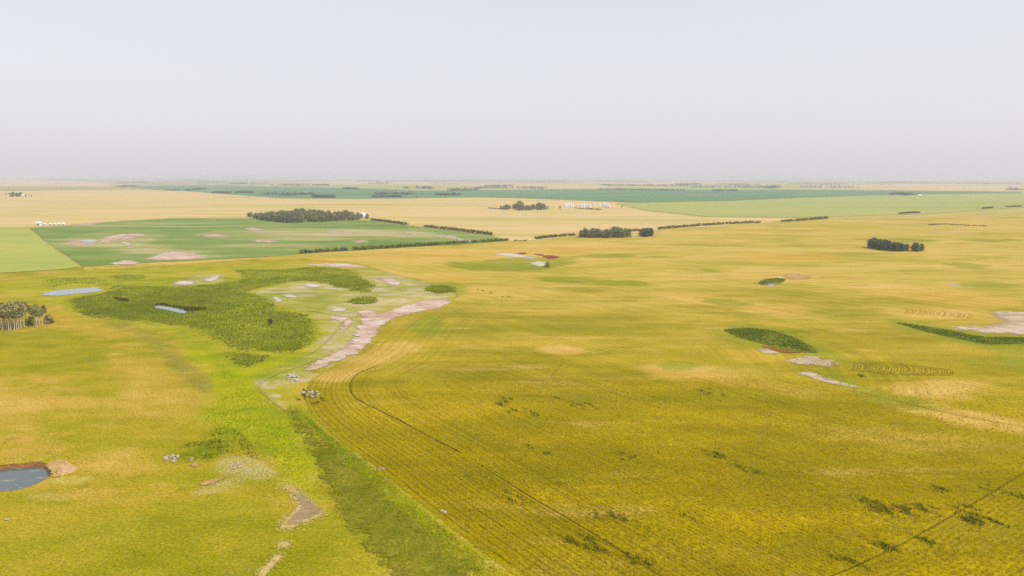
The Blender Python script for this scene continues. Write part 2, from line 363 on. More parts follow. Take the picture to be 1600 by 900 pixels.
# ------------------------------------------------------------------ land patches
ZC = 0
def patch(name, px, mat, w, z, sm=True, grid=(18, 9), row=None, step=7.0, world=False, zones=None, hole=None):
    """land patch from a traced outline; w = width of its ragged edge in metres"""
    p = np.array(px, float)
    if sm: p = catmull(p, True, 5)
    p = resample(p, step)
    o = G(p)
    global ZC
    ZC += 1; z = z + ZC * 0.0005                       # no two sheets share a plane
    tst = rng.uniform(p.min(0), p.max(0), (300, 2)); tst = G(tst[inside(tst, p)])
    if len(tst): w = min(w, 0.75 * dist(tst, o).max())
    nx = o - np.roll(o, 1, 0); n2 = np.roll(o, -1, 0) - o
    tg = nx / np.maximum(np.linalg.norm(nx, axis=1), 1e-6)[:, None] + n2 / np.maximum(np.linalg.norm(n2, axis=1), 1e-6)[:, None]
    nr = np.stack([-tg[:, 1], tg[:, 0]], 1); nr /= np.maximum(np.linalg.norm(nr, axis=1), 1e-6)[:, None]
    pts = []
    for s in (-1, 1):
        for k in (0.5, 1.0):
            q = o + nr * s * w * k
            ok = inside(q, o)
            q = q[ok]
            if len(q):
                dq = dist(q, o); pts.append(q[dq > 0.8 * w * k])
    gx = np.arange(p[:, 0].min(), p[:, 0].max(), grid[0]); gy = np.arange(p[:, 1].min(), p[:, 1].max(), grid[1])
    if len(gx) and len(gy):
        gg = np.stack(np.meshgrid(gx, gy), -1).reshape(-1, 2) + rng.uniform(-1, 1, (len(gx) * len(gy), 2))
        gg = gg[inside(gg, p)]
        if len(gg):
            q = G(gg); dq = dist(q, o); pts.append(q[dq > 0.6 * w])
    al = np.vstack([o] + pts); fc = [list(range(len(o)))]
    if hole is not None:
        al = np.vstack([al[~inside(al, hole)] if False else al, hole]); fc.append(list(range(len(al) - len(hole), len(al))))
    r = delaunay_2d_cdt([Vector(a) for a in al], [], fc, 1, 1e-4)
    v = np.array([(a.x, a.y) for a in r[0]]); f = np.array([t for t in r[2] if len(t) == 3])
    if hole is not None: f = f[~inside(v[f].mean(1), hole)]
    me = new_mesh(name, np.c_[v, np.full(len(v), z)], f, mat)
    v = np.array([vv.co[:2] for vv in me.vertices])
    attr(me, 'edge', np.clip(dist(v, o) / w, 0, 1.6))
    attr(me, 'ec', np.c_[v / w * [0.8, 1.0], np.zeros(len(v))], 'FLOAT_VECTOR')
    if row is not None: attr(me, 'rowd', row(v))
    for an, (zw, polys) in (zones or {}).items():
        best = np.zeros(len(v))
        for zp in polys:
            zo = G(catmull(zp, True, 4)); ins = inside(v, zo); sd = dist(v, zo) * np.where(ins, 1, -1)
            ww = min(zw, max(sd.max(), 0.5) * 1.2) if ins.any() else zw
            best = np.maximum(best, np.clip(0.5 + sd / (2 * ww), 0, 0.46 if an == 'z_salty' else 1))
        attr(me, an, best)
    ob = link(name, me); ob['kind'] = 'structure'
    # faces up
    if len(me.polygons) and me.polygons[0].normal.z < 0: me.flip_normals()
    return ob

def strip(name, px, width, mat, z, closed=False, world=None, step=None, row=None):
    """a narrow band along a traced line"""
    global ZC
    ZC += 1; z = z + ZC * 0.0005
    line = world if world is not None else G(catmull(px, False, 8))
    line = resample(np.asarray(line), step or 1.5, False)
    t = np.gradient(line, axis=0); t /= np.maximum(np.linalg.norm(t, axis=1), 1e-6)[:, None]
    n = np.stack([-t[:, 1], t[:, 0]], 1); m = len(line)
    wv = width * (0.8 + 0.4 * rng.random(m))[:, None] / 2
    rows = [line - n * wv, line, line + n * wv]
    v = np.vstack(rows); v = np.c_[v, np.full(len(v), z)]
    i = np.arange(m - 1); f = []
    for k in range(2):
        a = k * m + i
        f.append(np.stack([a, a + 1, a + m + 1, a + m], 1))
    me = new_mesh(name, v, np.vstack(f), mat)
    if me.polygons[0].normal.z < 0: me.flip_normals()
    attr(me, 'edge', np.r_[np.zeros(m), np.full(m, 1.3), np.zeros(m)])
    attr(me, 'ec', np.c_[v[:, :2] / max(width, 0.5), np.zeros(len(v))], 'FLOAT_VECTOR')
    o = link(name, me); o['kind'] = 'structure'
    return o

# ground: one sheet to the horizon, with a hole for the near dugout
POND = catmull([(-130, 752), (-60, 738), (0, 727), (35, 724), (62, 722), (78, 727), (82, 737), (72, 749), (45, 761), (20, 767), (0, 769), (-60, 777), (-130, 782), (-150, 768)], True, 4)
PG = G(POND)
E = 40000.0
outer = np.array([(-E, -2000.0), (E, -2000.0), (E, E), (-E, E)])
r = delaunay_2d_cdt([Vector(a) for a in np.vstack([outer, PG])], [], [[0, 1, 2, 3], list(range(4, 4 + len(PG)))], 1, 1e-4)
gv = np.array([(a.x, a.y) for a in r[0]]); gf = np.array(r[2])
gf = gf[~inside(gv[gf].mean(1), PG)]
gme = new_mesh('ground', np.c_[gv, np.zeros(len(gv))], gf, M['prairie'])
if gme.polygons[0].normal.z < 0: gme.flip_normals()
link('ground', gme)['kind'] = 'structure'

# ---- main wheat field: rows follow its western edge and swing round the sloughs
WEST = G(catmull([(700, 474), (640, 492), (598, 520), (560, 552), (505, 578), (480, 596), (472, 622), (487, 652), (530, 690), (590, 735), (650, 785), (720, 840), (800, 900), (900, 975)], False, 5))
SLOUGH = G(catmull([(1129, 515), (1177, 511), (1225, 519), (1270, 536), (1320, 562), (1345, 604), (1290, 598), (1240, 585), (1190, 545), (1150, 528)], True, 4))
EAST = G([(1700, 690), (1600, 742), (1420, 848), (1290, 905), (1100, 1000)])
LW = G([(590, 735), (800, 900)]); NW = LW[1] - LW[0]; NW = np.array([-NW[1], NW[0]]) / np.linalg.norm(NW)
if (G([(1000, 700)])[0] - LW[0]) @ NW < 0: NW = -NW
def wheat_rows(v):
    d = dist(v, WEST, False); ds = dist(v, SLOUGH); de = dist(v, EAST, False)
    dm = (v[:, 0] - LW[0, 0]) * NW[0] + (v[:, 1] - LW[0, 1]) * NW[1]      # straight passes, parallel to the lower western edge
    d = np.where(d < 40, d, dm)
    d = np.where(ds < 26, ds, d)
    # past the eastern turn line the rows run the other way
    side = (EAST[3, 0] - EAST[1, 0]) * (v[:, 1] - EAST[1, 1]) - (EAST[3, 1] - EAST[1, 1]) * (v[:, 0] - EAST[1, 0])
    near = (side > 0) & (np.hypot(v[:, 0], v[:, 1]) < 320)
    return np.where(near, de, d)
WHEAT = [(592, 512), (640, 490), (700, 474), (715, 462), (660, 440), (610, 428), (560, 412), (480, 405), (400, 405), (300, 412), (200, 420), (130, 422), (126, 417), (250, 409), (400, 402), (470, 396), (600, 388), (740, 380), (795, 376), (840, 374), (900, 369), (1020, 372), (1030, 358), (1190, 348), (1300, 342), (1450, 338), (1700, 332), (2000, 330), (2300, 500), (2300, 1000), (1600, 1040), (950, 1040), (800, 900), (720, 840), (650, 785), (590, 735), (530, 690), (487, 652), (472, 622), (480, 596), (505, 578), (560, 552)]
WHEAT_P = WHEAT
RIPE = [[(1010, 575), (1080, 572), (1180, 590), (1280, 615), (1240, 622), (1140, 605), (1050, 595)], [(845, 545), (880, 540), (915, 550), (880, 556)], [(1380, 600), (1450, 590), (1540, 600), (1480, 622), (1410, 615)],
 [(1380, 628), (1480, 640), (1600, 655), (1720, 672), (1720, 690), (1600, 678), (1480, 660)], [(1330, 450), (1420, 445), (1560, 462), (1600, 478), (1500, 480), (1400, 465)], [(1380, 484), (1450, 480), (1530, 492), (1490, 502), (1420, 495)],
 [(570, 552), (620, 535), (660, 540), (620, 560), (560, 585), (520, 600), (510, 590)], [(1000, 455), (1100, 460), (1240, 480), (1300, 500), (1200, 490), (1080, 474)], [(400, 410), (520, 403), (700, 392), (900, 380), (1000, 385), (900, 398), (700, 408), (560, 408)], [(620, 430), (700, 425), (780, 433), (700, 440)], [(1120, 400), (1250, 395), (1330, 405), (1220, 412)]]
GREEN = [[(690, 412), (715, 407), (742, 410), (715, 415)], [(840, 432), (930, 436), (1010, 440), (930, 445), (850, 440)], [(940, 440), (1010, 443), (1020, 448), (950, 446)], [(1085, 424), (1110, 420), (1150, 423), (1120, 427)], [(900, 400), (960, 396), (1000, 400), (940, 404)],
 [(1470, 446), (1520, 441), (1600, 445), (1600, 449), (1520, 450)], [(1460, 412), (1500, 410), (1555, 417), (1520, 421)], [(1340, 375), (1400, 372), (1480, 377), (1400, 380)], [(1500, 375), (1580, 374), (1590, 378), (1520, 379)], [(1080, 465), (1150, 470), (1190, 478), (1120, 475)],
 [(1020, 570), (1060, 565), (1095, 572), (1055, 578)], [(1280, 575), (1350, 600), (1480, 640), (1420, 640), (1320, 612)], [(1550, 555), (1600, 560), (1700, 575), (1700, 600), (1600, 582)], [(700, 416), (780, 405), (830, 400), (900, 404), (880, 416), (820, 424), (760, 424)], [(640, 505), (680, 495), (700, 510), (680, 530), (650, 525)]]
GREEN += [[(1110, 520), (1150, 508), (1200, 508), (1250, 522), (1300, 545), (1330, 563), (1315, 568), (1280, 560), (1230, 556), (1180, 545), (1135, 530)], [(1375, 500), (1420, 500), (1490, 512), (1550, 524), (1720, 526), (1720, 556), (1600, 556), (1540, 545), (1490, 536), (1430, 522)], [(640, 452), (665, 442), (705, 442), (735, 452), (715, 463), (675, 465)]]
patch('wheat_field', WHEAT, M['wheat'], 1.6, 0.10, sm=False, grid=(11, 5), row=wheat_rows, step=8, zones={'z_ripe': (16.0, RIPE), 'z_green': (9.0, GREEN)})

# ---- pasture, wet meadow and salt grass on the left: one sheet whose growth changes by zone
MEADOW = [(-60, 452), (0, 440), (60, 430), (130, 424), (230, 416), (330, 414), (480, 410), (570, 416), (640, 434), (715, 455), (700, 476), (640, 484), (600, 500), (575, 535), (545, 553), (500, 575), (478, 590), (466, 620), (485, 660), (540, 712), (620, 775), (720, 856), (770, 900), (600, 905), (560, 870), (530, 815), (500, 780), (460, 755), (425, 725), (405, 700), (350, 680), (300, 655), (315, 630), (335, 605), (312, 570), (275, 530), (230, 510), (170, 503), (120, 490), (85, 475), (20, 468)]
SCRUB = [(385, 462), (440, 445), (500, 438), (560, 446), (590, 436), (560, 420), (600, 425), (650, 436), (715, 456), (690, 472), (640, 478), (590, 492), (560, 520), (520, 550), (470, 572), (420, 590), (404, 600), (420, 580), (480, 552), (500, 530), (500, 505), (470, 488), (430, 478)]
DULL = [(165, 506), (215, 508), (262, 535), (300, 568), (328, 598), (322, 612), (290, 596), (262, 568), (238, 540), (205, 522)]
LIME = [[(285, 548), (330, 585), (345, 620), (330, 650), (380, 680), (430, 720), (480, 775), (500, 770), (475, 700), (445, 650), (410, 610), (400, 585), (440, 568), (480, 552), (500, 540), (440, 557), (390, 575), (350, 570), (310, 540)], [(505, 480), (530, 500), (520, 530), (495, 545), (498, 515)]]
SWARD = [[(-60, 780), (60, 776), (160, 790), (260, 770), (330, 745), (420, 765), (480, 830), (570, 920), (300, 940), (-60, 940)], [(-60, 520), (90, 520), (190, 545), (140, 580), (20, 585), (-60, 570)], [(230, 700), (300, 670), (370, 690), (440, 740), (420, 770), (320, 765), (250, 745)], [(60, 640), (160, 650), (230, 690), (160, 705), (80, 690)], [(100, 590), (170, 585), (200, 610), (140, 625)]]
TAN = [[(180, 560), (250, 560), (300, 600), (305, 640), (260, 660), (200, 640), (170, 600)], [(150, 690), (220, 690), (240, 730), (180, 745), (140, 720)], [(-60, 600), (40, 610), (90, 640), (20, 665), (-60, 650)], [(100, 510), (170, 512), (215, 520), (160, 528)]]
SALTY = [[(556, 492), (600, 478), (660, 468), (702, 468), (690, 440), (640, 428), (590, 428), (556, 418), (500, 414), (560, 446), (530, 470), (512, 490), (530, 500)], [(400, 455), (440, 448), (520, 445), (545, 455), (470, 466), (430, 470)], [(478, 572), (440, 588), (446, 602), (478, 598), (520, 575), (560, 545), (540, 548)], [(265, 446), (285, 437), (315, 430), (350, 428), (345, 442), (300, 447)], [(510, 515), (540, 500), (560, 510), (540, 535), (505, 550)], [(400, 598), (412, 592), (452, 640), (442, 644)]]
PALE = [[(255, 718), (270, 712), (286, 718), (270, 724)], [(330, 724), (365, 714), (405, 718), (434, 740), (400, 752), (350, 742)], [(296, 770), (350, 748), (404, 742), (380, 756), (320, 774)], [(320, 604), (332, 600), (338, 606), (328, 610)], [(40, 776), (80, 770), (120, 776), (70, 784)]]
patch('pasture', [(-500, 436), (-260, 434), (0, 426), (90, 421), (126, 416), (250, 409), (400, 402), (470, 396), (560, 400), (640, 425), (725, 458), (720, 475), (660, 500), (610, 530), (570, 560), (520, 590), (500, 615), (510, 640), (560, 690), (640, 750), (760, 845), (860, 925), (900, 1000), (-200, 1000), (-500, 700)], M['pasture'], 1.0, 0.012, sm=False, grid=(12, 7), hole=PG,
      zones={'z_meadow': (9.0, [MEADOW]), 'z_scrub': (8.0, [SCRUB]), 'z_dull': (5.0, [DULL]), 'z_lime': (6.0, LIME), 'z_sward': (10.0, SWARD), 'z_tan': (9.0, TAN), 'z_pale': (2.0, PALE), 'z_salty': (8.0, SALTY)})

# ---- fields beyond
patch('wheat_field', [(-200, 352), (-200, 300), (0, 299), (100, 296), (200, 296), (300, 299), (440, 310), (600, 310.5), (750, 308), (860, 311.5), (960, 316.5), (1005, 330), (1100, 340), (1250, 341), (1190, 349), (1030, 359), (1010, 364), (900, 370), (830, 376), (795, 377), (768, 368), (640, 352), (575, 344), (400, 341), (270, 341), (170, 347), (100, 352), (45, 356), (0, 357)], M['wheat_mid'], 3.0, 0.20, sm=False, grid=(30, 8))
patch('green_pulse_field', [(45, 357), (100, 353), (170, 347), (270, 341.5), (400, 342), (470, 346), (575, 345), (640, 353), (768, 368), (792, 377), (735, 381), (600, 389), (470, 397), (400, 403), (250, 410), (128, 417), (92, 393), (70, 377)], M['pulse'], 2.5, 0.30, sm=False, grid=(9, 4), zones={'z_thin': (22.0, [[(98, 374), (140, 364), (200, 359), (262, 364), (236, 380), (285, 390), (225, 398), (150, 388), (108, 385)], [(300, 366), (420, 356), (600, 360), (700, 368), (600, 374), (420, 378)], [(225, 408), (262, 392), (330, 396), (340, 402), (280, 409)]])})
patch('pale_green_field', [(-260, 362), (-100, 358), (0, 357), (45, 357.5), (70, 377.5), (92, 393.5), (126, 417), (90, 422), (0, 427), (-260, 436)], M['pale_green'], 2.0, 0.30, sm=False)
patch('light_green_field', [(955, 319), (1010, 316.5), (1150, 313.5), (1250, 309), (1400, 304), (1600, 302), (1900, 301), (1900, 322), (1600, 325), (1450, 335), (1250, 340.5), (1100, 339), (1005, 329)], M['light_green'], 30.0, 0.40, sm=False)
patch('teal_crop_field', [(640, 298), (860, 296), (960, 295.4), (1150, 297.5), (1240, 296.5), (1400, 298), (1600, 300), (1600, 302), (1400, 304), (1250, 309), (1150, 313.5), (1000, 317), (860, 311.5), (750, 308.2), (640, 310)], M['teal'], 8.0, 0.50, sm=False)
patch('teal_crop_field', [(190, 291), (330, 289.5), (500, 293), (655, 297.5), (655, 310), (560, 311), (440, 310), (380, 305.5), (300, 299.5), (240, 296.5)], M['teal'], 8.0, 0.50, sm=False)
FAR = [
 ('stubble_field', 'far_beige', [(-400, 283), (60, 281.5), (120, 283), (190, 290.5), (140, 291.5), (0, 291.5), (-400, 292)]),
 ('olive_field', 'far_olive', [(-400, 293), (0, 292), (190, 291.5), (235, 296), (100, 297), (0, 298.5), (-400, 300)]),
 ('olive_field', 'far_olive', [(150, 284), (330, 283), (430, 285), (420, 288.5), (300, 289), (200, 289.5)]),
 ('pale_green_field', 'light_green', [(430, 290), (560, 289), (650, 291), (640, 296.5), (510, 292.5)]),
 ('stubble_field', 'far_beige', [(440, 285), (570, 283.5), (680, 284), (690, 289), (560, 288.5)]),
 ('stubble_field', 'far_beige', [(700, 287), (860, 288), (960, 290), (940, 294.5), (860, 295.5), (760, 294)]),
 ('pale_green_field', 'light_green', [(960, 292), (1100, 291.5), (1200, 293.5), (1240, 296), (1150, 297), (960, 295)]),
 ('stubble_field', 'far_beige', [(1230, 293.5), (1320, 288.5), (1480, 287.5), (1800, 289), (1800, 299.5), (1600, 299.5), (1400, 297.5)]),
 ('stubble_field', 'far_beige', [(900, 284.5), (1060, 284), (1180, 286), (1120, 288.5), (960, 288.5)]),
 ('green_field', 'far_green', [(500, 281.5), (700, 281), (900, 282.5), (880, 284), (700, 283.5)]),
 ('olive_field', 'far_olive', [(1000, 281.5), (1300, 282), (1600, 284), (1900, 285), (1900, 287), (1450, 286.5), (1200, 285)]),
 ('green_field', 'far_green', [(-400, 280.5), (0, 280.5), (240, 281.3), (160, 283.5), (60, 281.2), (-400, 282.5)]),
 ('olive_field', 'far_olive', [(240, 281.2), (500, 281), (480, 283.5), (330, 282.7)]),
]
for i, (n, m_, p) in enumerate(FAR):
    patch(n, p, M[m_], 25.0, 0.6 + 0.02 * i, sm=False, grid=(60, 4), step=14)

# ---- pasture side: meadow, marsh, ditch
MARSH = [(105, 470), (125, 463), (165, 456), (178, 446), (230, 447), (300, 446), (345, 442), (375, 437), (372, 428), (362, 421.5), (400, 422), (440, 421), (480, 417.5), (520, 418), (558, 424), (553, 429), (566, 434), (586, 445), (588, 454), (573, 458.5), (545, 454), (520, 448), (490, 440), (455, 441), (420, 449), (392, 455), (412, 463), (432, 473), (428, 483), (452, 487), (482, 492), (494, 505), (494, 525), (484, 541), (463, 551), (430, 553), (395, 550), (360, 545), (325, 529), (295, 514), (270, 509), (235, 504), (165, 500), (138, 495), (120, 486)]
REEDS = [
 ('reed_bed', MARSH, 2.4),
 ('reed_bed', [(62, 441), (85, 435.5), (125, 434), (160, 434), (174, 440), (176, 446), (160, 446), (125, 443), (85, 448), (70, 447)], 2.0),
 ('reed_bed', [(172, 433), (195, 429), (225, 430), (234, 433), (210, 437), (185, 436)], 2.0),
 ('reed_bed', [(350, 552), (370, 551), (400, 554), (421, 556), (414, 563), (395, 571), (382, 575), (364, 567)], 1.5),
 ('reed_bed', [(540, 472), (555, 465), (575, 463), (592, 467), (590, 473), (565, 477)], 1.5),
 ('reed_bed', [(660, 450), (672, 446), (700, 446), (718, 452), (708, 458), (680, 459), (665, 456)], 1.5),
]
for n, p, w in REEDS: patch(n, p, M['marsh'], w * 5, 0.18, grid=(8, 5))
SL1 = [(1129, 515.5), (1150, 513), (1180, 513), (1220, 520), (1262, 537), (1280, 551), (1249, 550.5), (1200, 541), (1161, 530), (1140, 522)]
SL2 = [(1398, 504), (1454, 511), (1502, 520), (1535, 526), (1600, 527), (1720, 528), (1720, 540), (1600, 538), (1545, 539), (1502, 531), (1454, 521), (1421, 511.5)]
SL3 = [(1184, 443), (1195, 437), (1215, 435), (1229, 437), (1222, 442), (1200, 447)]
for p in (SL1, SL2, SL3): patch('slough_reeds', p, M['marsh'], 1.5, 0.18)
DITCH = [(448, 640), (462, 638), (478, 655), (505, 682), (550, 722), (600, 765), (660, 815), (740, 880), (800, 935), (760, 960), (640, 960), (600, 900), (560, 850), (525, 805), (505, 765), (490, 725), (472, 690), (455, 665)]
patch('ditch_grass', DITCH, M['ditch'], 5.0, 0.15)

# bare and salty ground
def many(name, mat, w, z, polys):
    for p in polys: patch(name, p, M[mat], w, z, grid=(10, 5), step=3.5)
many('salt_flat', 'salt', 6.0, 0.17, [
 [(470, 580), (496, 562), (522, 548), (546, 532), (556, 512), (566, 496), (598, 488), (640, 475), (680, 467), (706, 471), (692, 481), (642, 491), (606, 503), (596, 518), (578, 540), (550, 558), (522, 568), (498, 577)],
 [(512, 497), (530, 494), (546, 496), (551, 505), (537, 520), (528, 520), (534, 506)],
 [(556, 488), (575, 485), (592, 489), (588, 500), (572, 498)],
 [(592, 433), (612, 435), (628, 442), (618, 447), (603, 443)],
 [(478, 413.5), (520, 411), (560, 414), (578, 419), (545, 418), (500, 416)],
])
many('salt_flat', 'salt', 12.0, 0.34, [[(226, 406), (248, 397.5), (275, 393.5), (310, 396), (326, 402.5), (292, 406.5)], [(170, 412.5), (195, 407.5), (222, 411), (200, 414.5)], [(104, 379), (112, 374), (128, 381), (150, 379), (148, 384), (122, 385)], [(150, 376), (185, 366), (236, 367), (205, 371), (180, 377), (165, 380)], [(186, 378), (204, 380), (206, 386), (196, 389), (200, 384)]])
many('salt_crust', 'saltwhite', 6.0, 0.19, [
 [(268, 443), (285, 439), (312, 440), (300, 445), (278, 446)], [(318, 438), (332, 432), (347, 431), (338, 438), (326, 441)],
 [(440, 463), (452, 460), (468, 464), (456, 466)], [(515, 485), (530, 481), (545, 483), (535, 487), (520, 487)],
 [(425, 466), (432, 464), (442, 471), (436, 473)], [(470, 445), (490, 443), (505, 448), (485, 449)],
 [(770, 397), (800, 396), (825, 400), (815, 403), (785, 400)], [(826, 411), (848, 408), (856, 414), (845, 417), (830, 414)],
 [(1213, 435), (1218, 432), (1224, 434), (1219, 436)],
])
many('salt_flat', 'mud', 6.0, 0.19, [
 [(1222, 565), (1249, 558), (1278, 557), (1314, 566), (1304, 575), (1278, 573), (1255, 570)],
 [(1245, 584), (1265, 581), (1291, 590), (1314, 597), (1345, 606), (1320, 605), (1288, 598), (1263, 590)],
 [(1180, 546), (1200, 545), (1220, 552), (1205, 555), (1188, 551)],
 [(1545, 489), (1568, 487), (1720, 486), (1720, 524), (1568, 523), (1529, 520), (1478, 512), (1535, 509), (1563, 502)],
 [(1190, 444), (1205, 441), (1218, 443), (1208, 448), (1195, 448)],
])
many('bare_soil', 'soil', 8.0, 0.18, [[(1220, 430), (1240, 427), (1268, 432), (1262, 438), (1230, 436)], [(1560, 494), (1600, 492), (1700, 492), (1700, 506), (1600, 508), (1575, 503)]])
many('red_saltwort', 'red', 4.0, 0.22, [[(803, 397), (815, 394.5), (826, 396), (818, 398)], [(846, 400), (862, 399), (877, 402), (866, 405), (855, 405)], [(832, 397), (845, 397), (852, 399.5), (842, 399.5)], [(848, 416), (854, 414), (860, 416), (853, 418)]])
many('rusty_weeds', 'rust', 3.0, 0.22, [[(1188, 541), (1205, 542), (1228, 547), (1256, 551), (1230, 553), (1205, 548)]])
many('salt_flat', 'salt_far', 26.0, 0.34, [[(105, 377), (118, 373), (150, 380), (165, 376), (150, 384), (120, 384)], [(175, 375), (200, 366), (235, 368), (205, 374), (190, 378), (205, 384), (195, 388), (182, 380)],
 [(385, 377), (410, 374), (450, 377), (410, 380)], [(545, 377), (570, 375), (582, 378), (560, 381)], [(620, 362), (650, 364), (660, 368), (640, 367)], [(680, 370), (705, 368), (725, 373), (740, 378), (715, 377), (700, 373)],
 [(375, 358), (400, 356), (420, 359), (400, 362)], [(500, 363), (530, 361), (560, 365), (535, 367)], [(300, 368), (340, 366), (370, 370), (330, 372)], [(110, 352), (140, 348), (165, 347.5), (150, 352), (125, 353)]])
many('dry_straw', 'straw', 2.0, 0.12, [[(432, 826), (442, 808), (456, 798), (462, 788), (452, 778), (450, 766), (468, 766), (488, 782), (508, 800), (500, 810), (478, 818), (458, 828), (444, 830)], [(432, 850), (446, 846), (456, 850), (448, 857), (436, 857)], [(402, 898), (418, 880), (430, 868), (444, 870), (428, 886), (412, 904)],
 [(440, 762), (452, 758), (466, 764), (455, 768)]])
many('bare_soil', 'brownsoil', 0.7, 0.16, [[(456, 770), (470, 772), (488, 786), (504, 800), (482, 811), (456, 823), (446, 818), (462, 802), (470, 792), (462, 780)]])
many('bare_soil', 'soil', 1.0, 0.14, [[(296, 727), (304, 723), (313, 726), (306, 731)], [(70, 726), (95, 718), (110, 725), (104, 738), (84, 748), (78, 738)], [(310, 756), (330, 750), (354, 746), (340, 754), (318, 760)]])

# soft tone changes in the crop: ripe and green stretches
# water
def flat_water(name, px, z, mat, lab=None):
    o = G(resample(catmull(px, True, 5), 1.2)); c = o.mean(0)
    k_ = np.arange(len(o)); rr_ = 0.06 * np.sin(k_ * 0.9) + 0.05 * np.sin(k_ * 0.37 + 1) + 0.04 * rng.normal(0, 1, len(o))
    o = c + (o - c) * (1 + rr_)[:, None]
    v = np.vstack([o, c[None]]); n = len(o)
    f = np.array([(i, (i + 1) % n, n) for i in range(n)])
    me = new_mesh(name, np.c_[v, np.full(len(v), z)], f, mat)
    if me.polygons[0].normal.z < 0: me.flip_normals()
    ob = link(name, me); ob['kind'] = 'structure'
    return ob
flat_water('pond_water', [(68, 459), (85, 455), (115, 452), (145, 449.5), (158, 451), (160, 454), (145, 457.5), (115, 460), (85, 463), (72, 462)], 0.24, M['water_far'])
flat_water('marsh_pool', [(241, 478.5), (250, 478), (268, 481), (285, 484), (293, 487), (290, 489.5), (278, 489), (262, 485), (246, 482)], 0.24, M['water_far'])
flat_water('salt_pool', [(1478, 446.3), (1490, 445.3), (1502, 446.2), (1492, 447.3)], 0.24, M['water_far'])
flat_water('salt_pool', [(126, 377), (140, 375), (152, 377), (140, 380)], 0.5, M['water_far'])
flat_water('salt_pool', [(818, 402.6), (830, 401.6), (840, 403), (828, 404.5)], 0.24, M['water_far'])
# near dugout: banks and sunken water
inn = PG + (PG.mean(0) - PG) * 0.10
nb = len(PG)
bv = np.vstack([np.c_[PG, np.full(nb, 0.0)], np.c_[PG * 0.985 + inn * 0.015, np.full(nb, 0.05)], np.c_[PG * 0.4 + inn * 0.6, np.full(nb, -0.75)], np.c_[inn * 1.0, np.full(nb, -1.6)]])
bf = np.array([(k * nb + i, k * nb + (i + 1) % nb, (k + 1) * nb + (i + 1) % nb, (k + 1) * nb + i) for k in range(3) for i in range(nb)])
mb = NT('dugout_clay')
cb = mb.ramp(mb.noise(mb.pos, 1.2, 5, 0.7), [(0.3, L(126, 84, 44)), (0.55, L(176, 124, 70)), (0.75, L(168, 150, 60))])
M['bank'] = mb.done(mb.bsdf(cb, normal=mb.bump(mb.noise(mb.pos, 3, 4), 0.6, 0.3)).outputs[0])
ob = link('pond_bank', new_mesh('pond_bank', bv, bf, M['bank'])); ob['kind'] = 'structure'
wv = np.vstack([np.c_[PG * 0.3 + inn * 0.7, np.full(nb, -0.85)], [np.r_[PG.mean(0), -0.85]]])
ob = link('pond_water', new_mesh('pond_water', wv, np.array([(i, (i + 1) % nb, nb) for i in range(nb)]), M['water'])); ob['kind'] = 'structure'
if ob.data.polygons[0].normal.z < 0: ob.data.flip_normals()

# wheel tracks and trails
strip('wheel_track', [(590, 572), (562, 583), (549, 596), (547, 608), (552, 618), (569, 630), (619, 655), (712, 704), (722, 709)], 0.55, M['track'], 0.16)
strip('wheel_track', [(748, 725), (790, 752), (837, 782), (900, 818), (980, 868), (1040, 905)], 0.4, M['track'], 0.16)
for d0, s0, s1 in [(k_, 0.28 + 0.01 * k_ * (k_ % 1.3), 0.97) for k_ in np.r_[np.arange(2.0, 21, 1.7), 24.5, 28.3, 30.2, 36, 47, 49, 58, 71, 82, 84, 101, 118, 140]]:
    # parallel to the western edge, d0 metres into the crop
    ln = resample(WEST, 2.0, False); t = np.gradient(ln, axis=0); t /= np.linalg.norm(t, axis=1)[:, None]
    nrm = np.stack([-t[:, 1], t[:, 0]], 1)
    c = ln + nrm * d0; c2 = ln - nrm * d0
    use = c if inside(c[int(0.7 * len(c))][None], G(WHEAT_P))[0] else c2
    a, b = int(s0 * len(use)), int(s1 * len(use))
    use = use[a:b]; use = use[dist(use, WEST, False) > d0 * 0.97]
    k = np.ones(9) / 9
    if len(use) > 20:
        use = np.stack([np.convolve(np.pad(use[:, i], 4, 'edge'), k, 'valid') for i in (0, 1)], 1)
        strip('wheel_track', None, 0.24, M['track_faint'], 0.155, world=use)
strip('wheel_track', [(1640, 716), (1600, 740), (1510, 794), (1420, 845), (1350, 880), (1290, 905)], 0.35, M['track'], 0.16)
strip('wheel_track', [(780, 555), (850, 580), (950, 612), (1100, 660)], 0.3, M['track_faint'], 0.16)
strip('wheel_track', [(1330, 610), (1420, 632), (1500, 650), (1600, 668)], 0.5, M['track_faint'], 0.16)
# drill passes turning round the end of the slough
for i in range(34):
    x0 = 1332 + i * 4.7 + rng.normal(0, 0.7); k = 1.0 - 0.5 * abs(i - 14) / 20; ym = 573 + i * 0.30
    strip('drill_row', [(x0 - 9 * k, ym - 11 * k), (x0 + 3 * k, ym - 6 * k), (x0 + 6 * k, ym), (x0 + 2 * k, ym + 6 * k), (x0 - 9 * k, ym + 10 * k)], 0.42, M['track_faint'], 0.16, step=0.8)
for i in range(20):
    x0 = 1414 + i * 5.4 + rng.normal(0, 1.0); k = 0.6 + 0.4 * rng.random(); ym = 486 + i * 0.42
    strip('drill_row', [(x0 - 4, ym - 5 * k), (x0 + 2, ym - 2 * k), (x0 + 1, ym + 2 * k), (x0 - 4, ym + 5 * k)], 0.4, M['track_faint'], 0.16, step=0.8)
strip('vehicle_trail', [(478, 556), (500, 543), (520, 524), (532, 508), (545, 498), (575, 492)], 1.3, M['trail'], 0.2)
strip('vehicle_trail', [(540, 545), (510, 556), (470, 572), (430, 586), (406, 600), (410, 612), (428, 628), (448, 642)], 1.3, M['trail'], 0.2)
strip('vehicle_trail', [(600, 500), (560, 502), (540, 496), (500, 488), (470, 484)], 1.5, M['trail'], 0.2)
